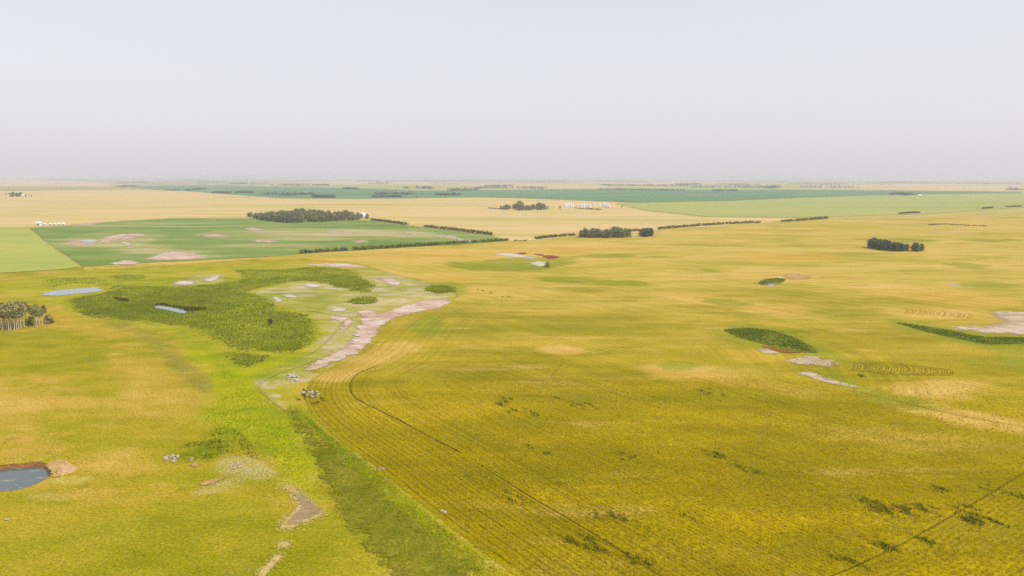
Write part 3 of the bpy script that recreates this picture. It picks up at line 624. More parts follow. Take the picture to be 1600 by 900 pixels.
#--STUFF--
# ------------------------------------------------------------------ blades: reeds, grass, crop
def vnoise(p, s, seed=0):
    r_ = np.random.default_rng(seed); o = np.zeros(len(p))
    for k in range(5):
        a = r_.uniform(0, 6.28); f = s * r_.uniform(0.6, 1.8)
        o += np.sin((p[:, 0] * math.cos(a) + p[:, 1] * math.sin(a)) * f + r_.uniform(0, 6.28) + 1.5 * np.sin((p[:, 0] * math.sin(a * 1.7) + p[:, 1] * math.cos(a * 1.7)) * f * 0.7))
    return o / 5

def blades(pts, h, w, nb, tint, lean=0.35, z=0.0, r=0.25):
    """nb blade triangles per point"""
    n = len(pts); P = np.repeat(pts, nb, 0); H_ = np.repeat(h, nb) * rng.uniform(0.6, 1.15, n * nb)
    a = rng.uniform(0, 2 * np.pi, n * nb); rr = r * np.sqrt(rng.random(n * nb))
    b = np.c_[P[:, 0] + rr * np.cos(a), P[:, 1] + rr * np.sin(a)]
    t = rng.uniform(0, 2 * np.pi, n * nb); ww = w * rng.uniform(0.6, 1.3, n * nb) / 2
    la = rng.uniform(0, 2 * np.pi, n * nb); ll = H_ * lean * rng.random(n * nb)
    dx, dy = np.cos(t) * ww, np.sin(t) * ww
    z0 = np.full(n * nb, z)
    v = np.stack([np.c_[b[:, 0] - dx, b[:, 1] - dy, z0], np.c_[b[:, 0] + dx, b[:, 1] + dy, z0],
                  np.c_[b[:, 0] + np.cos(la) * ll, b[:, 1] + np.sin(la) * ll, z0 + H_]], 1).reshape(-1, 3)
    f = np.arange(len(v)).reshape(-1, 3)
    tt = np.repeat(np.clip(np.repeat(tint, nb) + rng.normal(0, 0.12, n * nb), 0, 1), 3)
    return v, f, tt

def blade_object(name, parts, mat, label=None, cat=None):
    v = np.vstack([p[0] for p in parts]); t = np.concatenate([p[2] for p in parts])
    f = np.arange(len(v)).reshape(-1, 3)
    me = new_mesh(name, v, f, mat); attr(me, 'tint', t)
    o = link(name, me); o['kind'] = 'stuff'
    if label: o['label'] = label
    return o

def sample(px, density, margin=60, dmax=1e9, smooth=True):
    p = np.array(px, float)
    if smooth: p = catmull(p, True, 4)
    p[:, 0] = np.clip(p[:, 0], -margin, 1600 + margin); p[:, 1] = np.minimum(p[:, 1], 900 + margin)
    o = G(p); lo, hi = o.min(0), o.max(0); hi = np.minimum(hi, dmax); lo = np.maximum(lo, -dmax)
    n = int((hi[0] - lo[0]) * (hi[1] - lo[1]) * density)
    q = rng.uniform(lo, hi, (n, 2))
    q = q[inside(q, o)]
    return q[np.hypot(q[:, 0], q[:, 1]) < dmax]

POOLS = [G([(239, 478), (250, 476.5), (270, 480), (294, 486.5), (291, 491), (262, 486.5), (244, 483)]), G([(66, 458), (85, 454), (145, 449), (161, 451), (161, 455), (115, 461), (85, 464), (70, 463)])]
def reed(px, dens, h, label, mat='tuft_marsh', nb=3, w=0.5, name='reeds', patchy=None):
    """tufts filling a traced outline, thinning out and straying a little past it"""
    o = G(catmull(px, True, 4)); lo, hi = o.min(0) - 6, o.max(0) + 6
    q = rng.uniform(lo, hi, (int((hi[0] - lo[0]) * (hi[1] - lo[1]) * dens), 2))
    sd = dist(q, o) * np.where(inside(q, o), 1, -1)
    A_ = min(7.0, 0.55 * sd.max()); q, sd = q[sd > -A_], sd[sd > -A_]
    nz = vnoise(q * [0.5, 1], 0.10, 3) + 0.6 * vnoise(q * [0.5, 1], 0.35, 4)
    k = (sd + nz * A_ * 0.8 + rng.normal(0, 0.3 * A_, len(q))) > 0.1 * A_
    for P in POOLS: k &= ~inside(q, P)
    if patchy: k &= (vnoise(q, patchy, 8) + rng.normal(0, 0.25, len(q))) > -0.05
    q, sd = q[k], sd[k]
    nz = vnoise(q * [0.5, 1], 0.06, 5) * 0.7 + vnoise(q * [0.6, 1], 0.3, 6) * 0.5
    hh = h * (0.85 + 0.3 * nz) * np.clip(0.45 + sd / A_, 0.25, 1)
    blade_object(name, [blades(q, hh, w, nb, 0.5 + 0.5 * nz)], M[mat], label)
reed(MARSH, 1.5, 0.95, 'dense green reeds filling the large marsh basin')
for (n, p, w), lb in zip(REEDS[1:], ('green reeds behind the long pale pond', 'small lens of reeds north of the marsh', 'dark reed patch just south of the marsh', 'oval reed patch on the salt flat', 'round reed patch at the wheat edge')):
    reed(p, 1.5, 0.95, lb)
reed(SL1, 2.0, 1.0, 'dark reeds of the oval slough in the wheat', 'tuft_slough', 3, 0.5, 'reeds', 0.16)
reed(SL2, 1.5, 1.0, 'long dark reed strip by the white salt flat at right', 'tuft_slough', 3, 0.5, 'reeds', 0.16)
reed(SL3, 1.5, 1.0, 'small reed clump beside a bare patch in the wheat', 'tuft_slough')
for P_, lb in (([(238, 479), (252, 475.5), (275, 479.5), (300, 482), (322, 482), (318, 485.5), (296, 487), (270, 481.5), (250, 479)], 'brown dead reeds on the far rim of the marsh pool'), ([(176, 466), (188, 466.5), (202, 470), (196, 472.5), (184, 470)], 'brown gap of dead reeds left of the marsh pool'), ([(420, 500), (426, 502), (424, 509), (418, 506)], 'dark hollow in the reeds right of the marsh pool')):
    q = sample(P_, 3.0); q = q[~inside(q, POOLS[0] * 0.97 + POOLS[0].mean(0) * 0.03)]
    blade_object('dead_reeds', [blades(q, np.full(len(q), 1.0), 0.4, 3, rng.uniform(0, 1, len(q)), 0.5, 0.2)], M['tuft_brown'], lb)
reed(DITCH, 7, 0.5, 'tall rough grass along the ditch beside the wheat', 'tuft_ditch', 4, 0.16, 'ditch_grass_blades')
MEADOW_NEAR = [(330, 560), (400, 600), (450, 640), (480, 700), (510, 780), (560, 855), (600, 905), (560, 905), (520, 830), (470, 770), (420, 725), (350, 690), (310, 655), (335, 610)]
reed(MEADOW_NEAR, 4, 0.5, 'bright green meadow grass between pasture and ditch', 'tuft_green', 3, 0.14, 'meadow_grass')
reed([(474, 648), (530, 690), (590, 735), (650, 785), (720, 840), (800, 900), (840, 935), (770, 925), (690, 860), (600, 780), (520, 708)], 10, 0.5, 'green grass fringe along the wheat edge', 'tuft_green', 4, 0.16, 'fringe_grass')
# pasture: short grass in loose tufts
PAST = [(-60, 520), (200, 520), (310, 620), (300, 660), (400, 720), (450, 770), (500, 830), (560, 880), (600, 930), (-60, 930)]
q = sample(PAST, 3.6, 60, 320, False)
q = q[rng.random(len(q)) < np.clip((330 - np.hypot(q[:, 0], q[:, 1])) / 180, 0, 1) ** 1.5]
q = q[~inside(q, G(POND))]
for P in ([(442, 812), (462, 790), (452, 768), (470, 768), (508, 800), (480, 816), (450, 826)], [(82, 745), (80, 722), (95, 713), (108, 722), (106, 740)]): q = q[~inside(q, G(P))]
nz = vnoise(q, 0.10, 11) * 0.5 + vnoise(q, 0.4, 12) * 0.5
q = q[nz > -0.25]; nz = nz[nz > -0.25]
blade_object('pasture_grass', [blades(q, 0.22 + 0.12 * nz, 0.16, 3, 0.5 - 0.5 * nz, 0.8)], M['tuft_pasture'], 'short golden green pasture grass in the left foreground')
# taller dark grass clumps in the pasture
reed([(276, 714), (292, 694), (312, 690), (332, 676), (346, 668), (358, 684), (372, 706), (350, 712), (330, 720), (300, 716)], 2.5, 0.6, 'tall dark green grass clump in the pasture', 'tuft_dark', 4, 0.16, 'grass_clump', 0.5)
reed([(276, 714), (292, 694), (312, 690), (332, 676), (346, 668), (358, 684), (372, 706), (350, 712), (330, 720), (300, 716)], 8, 0.6, 'fresh green blades among the dark pasture clump', 'tuft_green', 3, 0.16, 'grass_clump', 0.7)
reed([(362, 672), (376, 674), (396, 700), (404, 716), (390, 716), (372, 696)], 3, 0.55, 'narrow dark green grass clump beside the meadow', 'tuft_dark', 3, 0.16, 'grass_clump')
reed([(340, 722), (360, 712), (400, 716), (432, 738), (415, 748), (380, 746), (350, 740)], 5, 0.5, 'pale seed heads spread below the dark grass clump', 'tuft_white', 2, 0.14, 'pale_weeds')
reed([(300, 770), (350, 750), (400, 742), (380, 752), (330, 768), (305, 776)], 2, 0.4, 'thin line of pale seed heads in the pasture', 'tuft_white', 2, 0.14, 'pale_weeds')
for P_, lb in (([(430, 830), (440, 806), (458, 794), (450, 762), (472, 764), (512, 800), (500, 812), (460, 830)], 'dry pale grass round the bare soil wedge'), ([(428, 856), (440, 844), (458, 846), (456, 858), (436, 860)], 'small dab of dry pale grass below the soil wedge'), ([(396, 902), (420, 874), (436, 864), (448, 868), (424, 892), (408, 908)], 'strip of dry pale grass at the bottom edge'), ([(430, 764), (445, 756), (468, 764), (455, 770)], 'dry pale grass above the soil wedge')):
    q = sample(P_, 7); core = G([(456, 770), (470, 772), (488, 786), (502, 800), (482, 809), (456, 821), (450, 816), (464, 802), (470, 792), (462, 780)])
    q = q[~inside(q, core)]; blade_object('dry_grass', [blades(q, np.full(len(q), 0.3), 0.16, 3, rng.uniform(0, 0.7, len(q)), 0.9, 0.12)], M['tuft_straw'], lb)
# wheat ears in the near part of the field, set in drill rows
q = sample([(490, 655), (800, 900), (830, 930), (1660, 930), (1660, 600), (1100, 590), (800, 590), (560, 600), (480, 610)], 5.0, 60, 300, False)
d = wheat_rows(q); e_ = 0.3
gx_ = (wheat_rows(q + [e_, 0]) - d) / e_; gy_ = (wheat_rows(q + [0, e_]) - d) / e_
gn = np.hypot(gx_, gy_); ok = (gn > 0.8) & (gn < 1.2); q, d, gx_, gy_ = q[ok], d[ok], gx_[ok], gy_[ok]
SP = 1.15
sh = (np.round(d / SP) * SP - d) * rng.uniform(0.0, 0.8, len(d))
q = q + np.c_[gx_ * sh, gy_ * sh]
q = q[inside(q, G(WHEAT_P)) & (dist(q, WEST, False) > 1.5)]
dd_ = np.hypot(q[:, 0], q[:, 1]); q = q[rng.random(len(q)) < np.clip((300 - dd_) / 190, 0.0, 1) ** 1.6]
ri = np.round(wheat_rows(q) / SP).astype(int) % 400
rt = rng.normal(0, 0.6, 400); rt = rt + np.convolve(rng.normal(0, 1.2, 400), np.ones(5) / 5, 'same')
nz = vnoise(q, 0.06, 21) * 0.4 + vnoise(q, 0.25, 22) * 0.35 + rt[ri] * 0.28
blade_object('wheat_crop', [blades(q, 0.62 + 0.1 * nz, 0.15, 3, 0.42 + 0.3 * nz, 0.5, 0.08)], M['tuft_wheat'], 'standing golden wheat in drill rows in the right foreground')

# weeds and lodged spots in the crop
WEEDS = [((808, 638), 34, 12, 26, 'dark weed patch in the wheat, right of the tramline bend'), ((900, 631), 34, 6, 12, 'faint weed streak right of the darkest mid-field weed patch'),
 ((838, 705), 22, 6, 8, 'small weed scatter below the mid-field weed patch'), ((985, 718), 26, 7, 10, 'thin weed scatter in the middle of the wheat'), ((1115, 708), 26, 7, 14, 'weed streak in the wheat, upper half of a broken line'), ((1168, 733), 20, 6, 12, 'weed streak in the wheat, lower half of a broken line'),
 ((1112, 617), 30, 8, 10, 'small weed line left of the oval slough'), ((1366, 793), 32, 11, 26, 'dark weed patch in the right foreground wheat'), ((1420, 800), 24, 5, 10, 'weed dabs right of the foreground weed patch'), ((1448, 795), 16, 6, 10, 'short weed row near the field turn line'),
 ((1518, 806), 26, 13, 34, 'largest dark weed patch at the field turn line'), ((1550, 816), 18, 5, 8, 'weed tail right of the largest weed patch'), ((1388, 856), 22, 7, 16, 'weed patch low in the right foreground'), ((1440, 846), 22, 6, 10, 'weed pair on the turn line'), ((1465, 765), 10, 4, 4, 'tiny weed dab left of the turn line'),
 ((1085, 812), 12, 6, 5, 'lone weed dab in the foreground wheat'), ((800, 775), 36, 10, 10, 'weed scatter along the foreground tramline'), ((915, 846), 44, 14, 22, 'weed streaks between the foreground tramlines'), ((1000, 880), 34, 10, 12, 'weed streak at the bottom edge of the wheat'), ((1330, 880), 40, 8, 10, 'weed scatter at the bottom right of the wheat'),
 ((1345, 588), 6, 2, 3, 'weed dot by the salt flat'), ((1570, 775), 40, 12, 10, 'weed dabs along the turning rows at right'), ((770, 458), 30, 4, 10, 'greyish weed patch behind the wheat tracks'), ((484, 622), 26, 12, 26, 'dark weeds round the pale rocks at the field corner'), ((960, 812), 40, 8, 12, 'weed streaks right of the foreground tramline')]
RU = g1(800, 900) - g1(530, 690); RU = RU / np.linalg.norm(RU)
for (c, rx, ry, n, lb) in WEEDS:
    pts = []
    for k in range(max(3, int(n * 0.7))):
        a = rng.uniform(0, 6.28); rr = math.sqrt(rng.random())
        cc = g1(c[0] + rx * rr * math.cos(a) * 0.9 , c[1] + ry * rr * math.sin(a) + 0.25 * rx * rr * math.cos(a))
        m_ = rng.integers(4, 16)
        sp = rng.normal(0, 1, (m_, 2))
        pts.append(cc + sp[:, :1] * RU * rng.uniform(0.5, 1.5) + sp[:, 1:] * np.array([-RU[1], RU[0]]) * 0.22)
    q = np.vstack(pts)
    blade_object('weed_patch', [blades(q, np.full(len(q), 0.62), 0.17, 3, rng.uniform(0.0, 1.0, len(q)), 0.7, 0.1, 0.35)], M['tuft_dark'], lb)

# ------------------------------------------------------------------ trees
def tube(path, rad, n=6):
    path = np.array(path, float); v, f = [], []
    for i, (p, r_) in enumerate(zip(path, rad)):
        t = path[min(i + 1, len(path) - 1)] - path[max(i - 1, 0)]; t = t / np.linalg.norm(t)
        a = np.cross(t, [0.31, 0.95, 0.02]); a /= np.linalg.norm(a); b = np.cross(t, a)
        for k in range(n):
            an = 2 * np.pi * k / n; v.append(p + r_ * (math.cos(an) * a + math.sin(an) * b))
        if i:
            for k in range(n): f.append(((i - 1) * n + k, (i - 1) * n + (k + 1) % n, i * n + (k + 1) % n, i * n + k))
    return np.array(v), np.array(f)

def join(parts):
    V, Fs, o = [], [], 0
    for v, f in parts: V.append(v); Fs.append(f + o); o += len(v)
    return np.vstack(V), np.vstack(Fs)

def leaf_quads(cen, nrm_, size):
    n = len(cen); nrm_ = nrm_ / np.linalg.norm(nrm_, axis=1)[:, None]
    a = np.cross(nrm_, rng.normal(0, 1, (n, 3))); a /= np.linalg.norm(a, axis=1)[:, None]; b = np.cross(nrm_, a)
    s1 = (size * rng.uniform(0.6, 1.3, n))[:, None]; s2 = (size * rng.uniform(0.5, 1.1, n))[:, None]
    v = np.stack([cen - a * s1, cen - b * s2, cen + a * s1, cen + b * s2], 1).reshape(-1, 3)
    return v, np.arange(4 * n).reshape(-1, 4)

def lobes_foliage(lobes, per, size):
    C, N, T = [], [], []
    for (c, r_) in lobes:
        d = rng.normal(0, 1, (per, 3)); d /= np.linalg.norm(d, axis=1)[:, None]
        C.append(np.array(c) + d * np.array(r_) * rng.uniform(0.62, 1.08, (per, 1)))
        N.append(d + rng.normal(0, 0.55, (per, 3))); T.append(np.clip(rng.normal(rng.uniform(0.25, 0.75), 0.2, per), 0, 1))
    v, f = leaf_quads(np.vstack(C), np.vstack(N), size)
    return v, f, np.repeat(np.concatenate(T), 4)

def tree_meshes(tag_, H_, base, R_, nl, per, leaf, lmat, bmat, tr):
    """trunk and crown meshes of one tree"""
    bend = rng.normal(0, 0.25, 2); parts = []
    pt = lambda z: np.array([bend[0] * (z / H_) ** 2 * 2, bend[1] * (z / H_) ** 2 * 2, z])
    zs = np.linspace(0, H_ * 0.9, 7)
    parts.append(tube([pt(z) - (0, 0, 0.25 if z == 0 else 0) for z in zs], np.interp(zs, [0, 0.6, H_ * 0.9], [tr * 1.35, tr, tr * 0.15])))
    lobes = []
    for k in range(nl):
        z = base + (H_ - base) * (k + 0.5) / nl * 0.94
        fr = (z - base) / (H_ - base)
        env = R_ * (0.66 + 0.95 * fr - 1.2 * fr * fr) * 1.1
        a = k * 2.4 + rng.uniform(-0.5, 0.5); rad = env * rng.uniform(0.25, 0.62)
        if k == nl - 1: rad *= 0.2
        c = pt(z) + np.array([rad * math.cos(a), rad * math.sin(a), 0])
        s_ = env * rng.uniform(0.5, 0.75)
        lobes.append((c, (s_, s_, s_ * rng.uniform(0.7, 1.0))))
        st = pt(max(z - rad * 0.9 - 0.5, base * 0.75)); parts.append(tube([st, (st + c) / 2 + (0, 0, 0.15), c], [tr * 0.4, tr * 0.25, tr * 0.08], 4))
    tv, tf = join(parts)
    tm = new_mesh('trunk', tv, tf, bmat, smooth=True)
    v, f, t = lobes_foliage(lobes, per, leaf)
    cm = new_mesh('crown', v, f, lmat); attr(cm, 'tint', t)
    return tm, cm

KINDS = {}
def kind(k, n, **a): KINDS[k] = [tree_meshes(k, **{kk: (vv(i) if callable(vv) else vv) for kk, vv in a.items()}) for i in range(n)]
kind('grove', 5, H_=lambda i: 10.5 + i * 0.7, base=1.4, R_=lambda i: 6.3 + 0.5 * (i % 3), nl=14, per=44, leaf=0.68, lmat=M['leaf_grove'], bmat=M['bark'], tr=0.22)
kind('dark', 4, H_=lambda i: 8.5 + i * 0.6, base=0.7, R_=lambda i: 4.4 + 0.3 * (i % 3), nl=12, per=38, leaf=0.6, lmat=M['leaf_dark'], bmat=M['bark'], tr=0.2)
kind('aspen', 5, H_=lambda i: 9.5 + i * 0.5, base=5.6, R_=lambda i: 1.8 + 0.25 * (i % 3), nl=10, per=42, leaf=0.33, lmat=M['leaf_aspen'], bmat=M['bark_pale'], tr=0.2)
kind('bush', 3, H_=lambda i: 3.6 + i * 0.5, base=0.3, R_=2.2, nl=7, per=40, leaf=0.36, lmat=M['leaf_aspen'], bmat=M['bark'], tr=0.1)
kind('far', 3, H_=lambda i: 12 + i, base=1.0, R_=5.0, nl=9, per=22, leaf=1.0, lmat=M['leaf_far'], bmat=M['bark'], tr=0.25)

def tree(k, xy, sc, label, group, name='tree'):
    tm, cm = random.choice(KINDS[k])
    r_ = empty(name, (xy[0], xy[1], 0.0), label, 'tree', group, random.uniform(0, 6.28))
    r_.scale = (sc * random.uniform(0.9, 1.12), sc * random.uniform(0.9, 1.12), sc)
    link('trunk', tm, r_); link('crown', cm, r_)
    return r_

def grove(k, px, n, label, group, hfun=lambda u, v: 1.0, gap=4.5, smooth=True):
    p = catmull(px, True, 4) if smooth else np.array(px, float)
    o = G(p); lo, hi = o.min(0), o.max(0); got = []
    for _ in range(n * 60):
        c = rng.uniform(lo, hi)
        if not inside(c[None], o)[0]: continue
        if got and np.min(np.hypot(*(np.array(got) - c).T)) < gap: continue
        got.append(c)
        tree(k, c, hfun((c[0] - lo[0]) / (hi[0] - lo[0]), (c[1] - lo[1]) / (hi[1] - lo[1])) * random.uniform(0.85, 1.1), label, group)
        if len(got) >= n: break
    return got

grove('grove', [(388, 340.5), (405, 343.5), (428, 346.5), (448, 348.3), (480, 347.8), (520, 346.2), (560, 344.6), (574, 343), (560, 340.5), (500, 339.5), (430, 339), (398, 338.5)], 122,
      'grey green tree in the wide grove behind the green field', 'trees of the wide grove', lambda u, v: 0.66 + 0.5 * math.exp(-((u - 0.45) / 0.22) ** 2) + 0.3 * math.exp(-((u - 0.78) / 0.14) ** 2), 5.0)
grove('grove', [(782, 327.5), (800, 328.8), (825, 329), (848, 328), (850, 326.4), (820, 325.6), (790, 326)], 36,
      'grey green tree in the grove left of the grain bins', 'trees of the grove by the grain bins', lambda u, v: 0.72 + 0.6 * math.exp(-((u - 0.42) / 0.1) ** 2) + 0.42 * math.exp(-((u - 0.88) / 0.12) ** 2), 6.0)
grove('grove', [(907, 371), (925, 371.8), (950, 372), (975, 371.6), (984, 370.6), (975, 368.6), (940, 368), (915, 369)], 34,
      'tree in the mid-field grove at the end of a hedge', 'trees of the mid-field grove', lambda u, v: 0.72 + 0.15 * math.exp(-((u - 0.75) / 0.15) ** 2), 4.2)
grove('dark', [(1001, 370), (1010, 370.4), (1018, 369.6), (1016, 367.5), (1004, 367.8)], 8, 'tree in the small clump right of the mid-field grove', 'trees of the small clump', lambda u, v: 0.95, 4.0)
grove('dark', [(1355, 387), (1370, 390.5), (1390, 392.6), (1414, 393.4), (1416, 391.4), (1395, 388.4), (1372, 386), (1358, 385.6)], 28,
      'dark green tree in the lone copse in the right wheat', 'trees of the lone copse', lambda u, v: 0.9 - 0.3 * max(0, u - 0.6) / 0.4, 3.6)
grove('dark', [(1422, 393), (1430, 393.8), (1440, 393.4), (1440, 391.5), (1428, 390.8)], 5, 'round dark tree just right of the lone copse', 'trees beside the lone copse', lambda u, v: 0.95 - 0.3 * u, 3.6)
# aspens at the left edge, one by one
asp = [(1, 513), (7, 513), (17, 515), (26, 514), (31, 511), (12, 507), (24, 506), (38, 511), (-20, 510), (-8, 510), (-34, 510), (-24, 516), (-14, 512), (-6, 517), (-1, 511), (4, 516), (8, 510), (11, 514), (14, 517), (16, 508), (20, 512), (23, 516), (26, 510), (29, 514), (33, 513), (36, 509), (-10, 505), (5, 505), (18, 504), (30, 505), (-28, 505), (41, 505)]
ORD = ['first', 'second', 'third', 'fourth', 'fifth', 'sixth', 'seventh', 'eighth', 'ninth', 'tenth']
front = sorted(a for a in asp if a[1] >= 514 and a[0] > 2)
for x, y in asp:
    lb = f'front-row pale trunked aspen, {ORD[front.index((x, y))]} from the left edge' if (x, y) in front else 'pale trunked aspen behind the front row of the left stand'
    tree('aspen', g1(x, y), random.uniform(0.88, 1.1), lb, 'aspens of the left stand', 'aspen')
asp2 = [(53, 506), (55, 509), (58, 511), (62, 509), (66, 508), (60, 505), (69, 505)]
for i_, (x, y) in enumerate(sorted(asp2)): tree('aspen', g1(x, y), random.uniform(0.78, 0.98), f'{ORD[i_]} aspen from the left in the small clump right of the stand', 'aspens of the small clump', 'aspen')
tree('bush', g1(78, 505), 1.15, 'pale rounded bush at the right end of the aspen stand', None, 'bush')
tree('bush', g1(46, 507), 0.9, 'low bush between the two aspen clumps', None, 'bush')
for x, lb in ((856, 'grey bush between the grove and the small white bin'), (875, 'grey bush in front of the left grain bins')):
    tree('far', g1(x, 326.5), 0.5, lb, None, 'bush')
tree('far', g1(971.5, 324.2), 0.36, 'lone dark bush in the field right of the grain bins', None, 'bush')
tree('bush', g1(856, 418), 0.9, 'dark bush beside the red salt pool', None, 'bush')
grove('far', [(12, 307), (20, 308.3), (32, 307.6), (34, 306), (22, 305)], 12, 'blue grey tree of the farmyard at the far left', 'trees of the far left farmyard', lambda u, v: 0.9, 8)
for x, lb in ((40, 'small tree right of the far left farmyard'), (49, 'rightmost small tree past the far left farmyard')): tree('far', g1(x, 307.6), 0.55, lb, None)
grove('far', [(1393, 306), (1410, 306.3), (1428, 306), (1426, 304), (1400, 303.8)], 14, 'blue grey tree of the far copse right of the teal field', 'trees of the far right copse', lambda u, v: 0.8, 9)
grove('far', [(1430, 305.4), (1442, 305.6), (1443, 304.4), (1432, 304.2)], 4, 'small tree at the right end of the far right copse', 'trees at the end of the far right copse', lambda u, v: 0.6, 9)

# shelterbelt hedges
def hedge(px, h, w_, label, leaf=0.55, dens=44, step=2.2):
    ln = resample(G(catmull(px, False, 6)), step, False); c0 = ln[0].copy()
    r_ = empty('hedge', (c0[0], c0[1], 0.0), label, 'hedge')
    lobes, st = [], []
    for i, c in enumerate(ln - c0):
        hh = h * rng.uniform(0.72, 1.12); off = rng.normal(0, w_ * 0.12, 2)
        if rng.random() < 0.04: continue
        lobes.append(((c[0] + off[0], c[1] + off[1], hh * 0.52), (w_ * 0.5 * rng.uniform(0.8, 1.2), w_ * 0.5 * rng.uniform(0.8, 1.2), hh * 0.5)))
        if i % 2 == 0: st.append(tube([(c[0], c[1], -0.1), (c[0] + off[0] * 0.5, c[1] + off[1] * 0.5, hh * 0.4), (c[0] + off[0], c[1] + off[1], hh * 0.8)], [0.09, 0.06, 0.02], 4))
    v, f, t = lobes_foliage(lobes, dens, leaf)
    me = new_mesh('foliage', v, f, M['leaf_hedge']); attr(me, 'tint', t); link('foliage', me, r_)
    tv, tf = join(st); link('stems', new_mesh('stems', tv, tf, M['bark']), r_)
hedge([(470, 396.5), (530, 392.5), (600, 388.5), (670, 384), (730, 380)], 3.6, 3.6, 'long brown green hedge on the near edge of the green field')
hedge([(738, 379.8), (765, 378), (793, 376)], 3.4, 3.6, 'short hedge continuing the long one past the field corner')
hedge([(581, 344.6), (605, 347.4), (636, 351.6)], 4.2, 4.5, 'short dark hedge right of the wide grove')
hedge([(664, 355), (700, 359), (735, 363.4), (768, 367.6)], 4.2, 4.2, 'dark hedge on the far edge of the green field corner')
hedge([(837, 374), (865, 371), (897, 368.6)], 3.8, 4.2, 'hedge running up to the left end of the mid-field grove')
hedge([(975, 362.6), (1000, 361), (1018, 361)], 3.6, 4.0, 'short hedge behind the right end of the mid-field grove')
hedge([(1029, 358.4), (1060, 356), (1100, 352.8), (1136, 350.5)], 4.0, 4.2, 'long hedge right of the mid-field grove, left half')
hedge([(1139, 350.3), (1165, 349.2), (1187, 348.6)], 4.0, 4.2, 'shorter hedge continuing the long one on the right')
hedge([(1222, 347), (1239, 346)], 4.0, 4.5, 'tiny hedge right of the long hedge, left of a pair')
hedge([(1243, 345.6), (1270, 343.6), (1293, 341.6)], 4.5, 4.5, 'hedge right of the tiny hedge, second of a pair')
hedge([(1406, 334.8), (1420, 333.6), (1437, 332.8)], 4.0, 6.0, 'low hedge alone in the far right wheat')
hedge([(1536, 326.8), (1551, 325.4)], 4.5, 6.0, 'tiny dark hedge near the right edge, left one')
hedge([(1574, 324), (1594, 323)], 4.0, 6.0, 'tiny dark hedge at the right edge')
hedge([(900, 326.8), (920, 327.4), (938, 328.4)], 3.6, 6.0, 'low dark hedge in front of the grain bins', 0.8, 20, 3)
hedge([(765, 326.3), (781, 326.8)], 3.0, 6.0, 'low hedge at the left end of the bin grove', 0.8, 20, 3)
hedge([(1452, 351.6), (1475, 350.6), (1500, 352), (1540, 354)], 1.6, 6.0, 'low scrub line in the far right wheat', 0.6, 20, 3)
hedge([(805, 376.8), (822, 376.4)], 1.6, 4.0, 'low scrub dab in the gap between two hedges', 0.5, 20, 2.4)

# far woods on the horizon: each reads as one mass
def wood(px, dep, h, n, label):
    ln = G(catmull(px, False, 6)); ln = resample(ln, 20, False)
    idx = rng.integers(0, len(ln), n); c = ln[idx] + rng.uniform(-1, 1, (n, 2)) * [14, dep]
    lobes = []
    for x, y in c:
        hh = h * rng.uniform(0.7, 1.35); rr = rng.uniform(5, 9)
        lobes.append(((x, y, hh * 0.5), (rr, rr, hh * 0.52)))
    v, f, t = lobes_foliage(lobes, 14, 2.2)
    me = new_mesh('far_wood', v, f, M['leaf_far']); attr(me, 'tint', t)
    tag(link('far_wood', me), label, 'wood', None, 'stuff')
FW = [([(705, 298.6), (725, 298.2), (745, 298)], 60, 14), ([(1400, 305), (1424, 305)], 40, 10), ([(265, 297.4), (290, 298), (315, 296)], 40, 9), ([(335, 302), (355, 302.6)], 25, 8), ([(375, 301.5), (390, 301.8)], 25, 8), ([(420, 304.3), (450, 305.2), (488, 304.2)], 50, 9), ([(495, 308.6), (515, 309.3)], 20, 9), ([(590, 304.5), (615, 303.4), (640, 304.6)], 50, 9), ([(590, 308.8), (620, 308.2)], 20, 7), ([(685, 305.2), (712, 305.4)], 30, 8),
 ([(430, 290.6), (455, 289.8), (475, 290.8)], 90, 13), ([(630, 294.6), (655, 294.4), (672, 295.6)], 90, 14), ([(580, 287.6), (610, 287.2)], 200, 15), ([(745, 294.6), (780, 294.2), (815, 294.4), (853, 295.6)], 70, 14), ([(760, 292), (800, 291.2)], 120, 13), ([(540, 295.6), (555, 295.8)], 30, 10), ([(490, 290), (510, 289.8)], 60, 10),
 ([(195, 286), (225, 285.6)], 120, 13), ([(187, 292.4), (210, 291.6)], 60, 9), ([(365, 287.4), (390, 287.6)], 150, 14), ([(255, 283), (320, 283)], 250, 14), ([(80, 281.4), (120, 281.6)], 300, 15), ([(940, 289.8), (1000, 290.6), (1070, 291.2)], 90, 13), ([(1080, 292.6), (1140, 292.8), (1200, 293.6)], 70, 12), ([(1060, 289.6), (1090, 288.6)], 160, 16), ([(1120, 289), (1180, 289.5)], 160, 14),
 ([(1200, 294.6), (1215, 293)], 60, 14), ([(1255, 293.2), (1300, 293.4), (1335, 293.8)], 70, 12), ([(1240, 288), (1320, 288.6)], 200, 14), ([(1350, 286.4), (1420, 286.6), (1480, 287)], 250, 14), ([(1500, 287.6), (1600, 288.6)], 200, 14), ([(1575, 297.6), (1620, 297.4)], 80, 13), ([(1115, 298.6), (1150, 298.4)], 40, 8), ([(940, 296.4), (1065, 298)], 15, 7), ([(560, 284), (700, 284)], 300, 14), ([(820, 284.6), (900, 285)], 300, 14), ([(930, 284), (1010, 285)], 300, 14), ([(320, 285.2), (350, 285.2)], 200, 13), ([(1380, 283.6), (1600, 285)], 400, 14), ([(700, 281.6), (1000, 282.4)], 700, 15), ([(0, 279.8), (300, 280.4)], 800, 14)]
pos_words = lambda x: 'far left' if x < 320 else 'left' if x < 640 else 'middle' if x < 960 else 'right' if x < 1280 else 'far right'
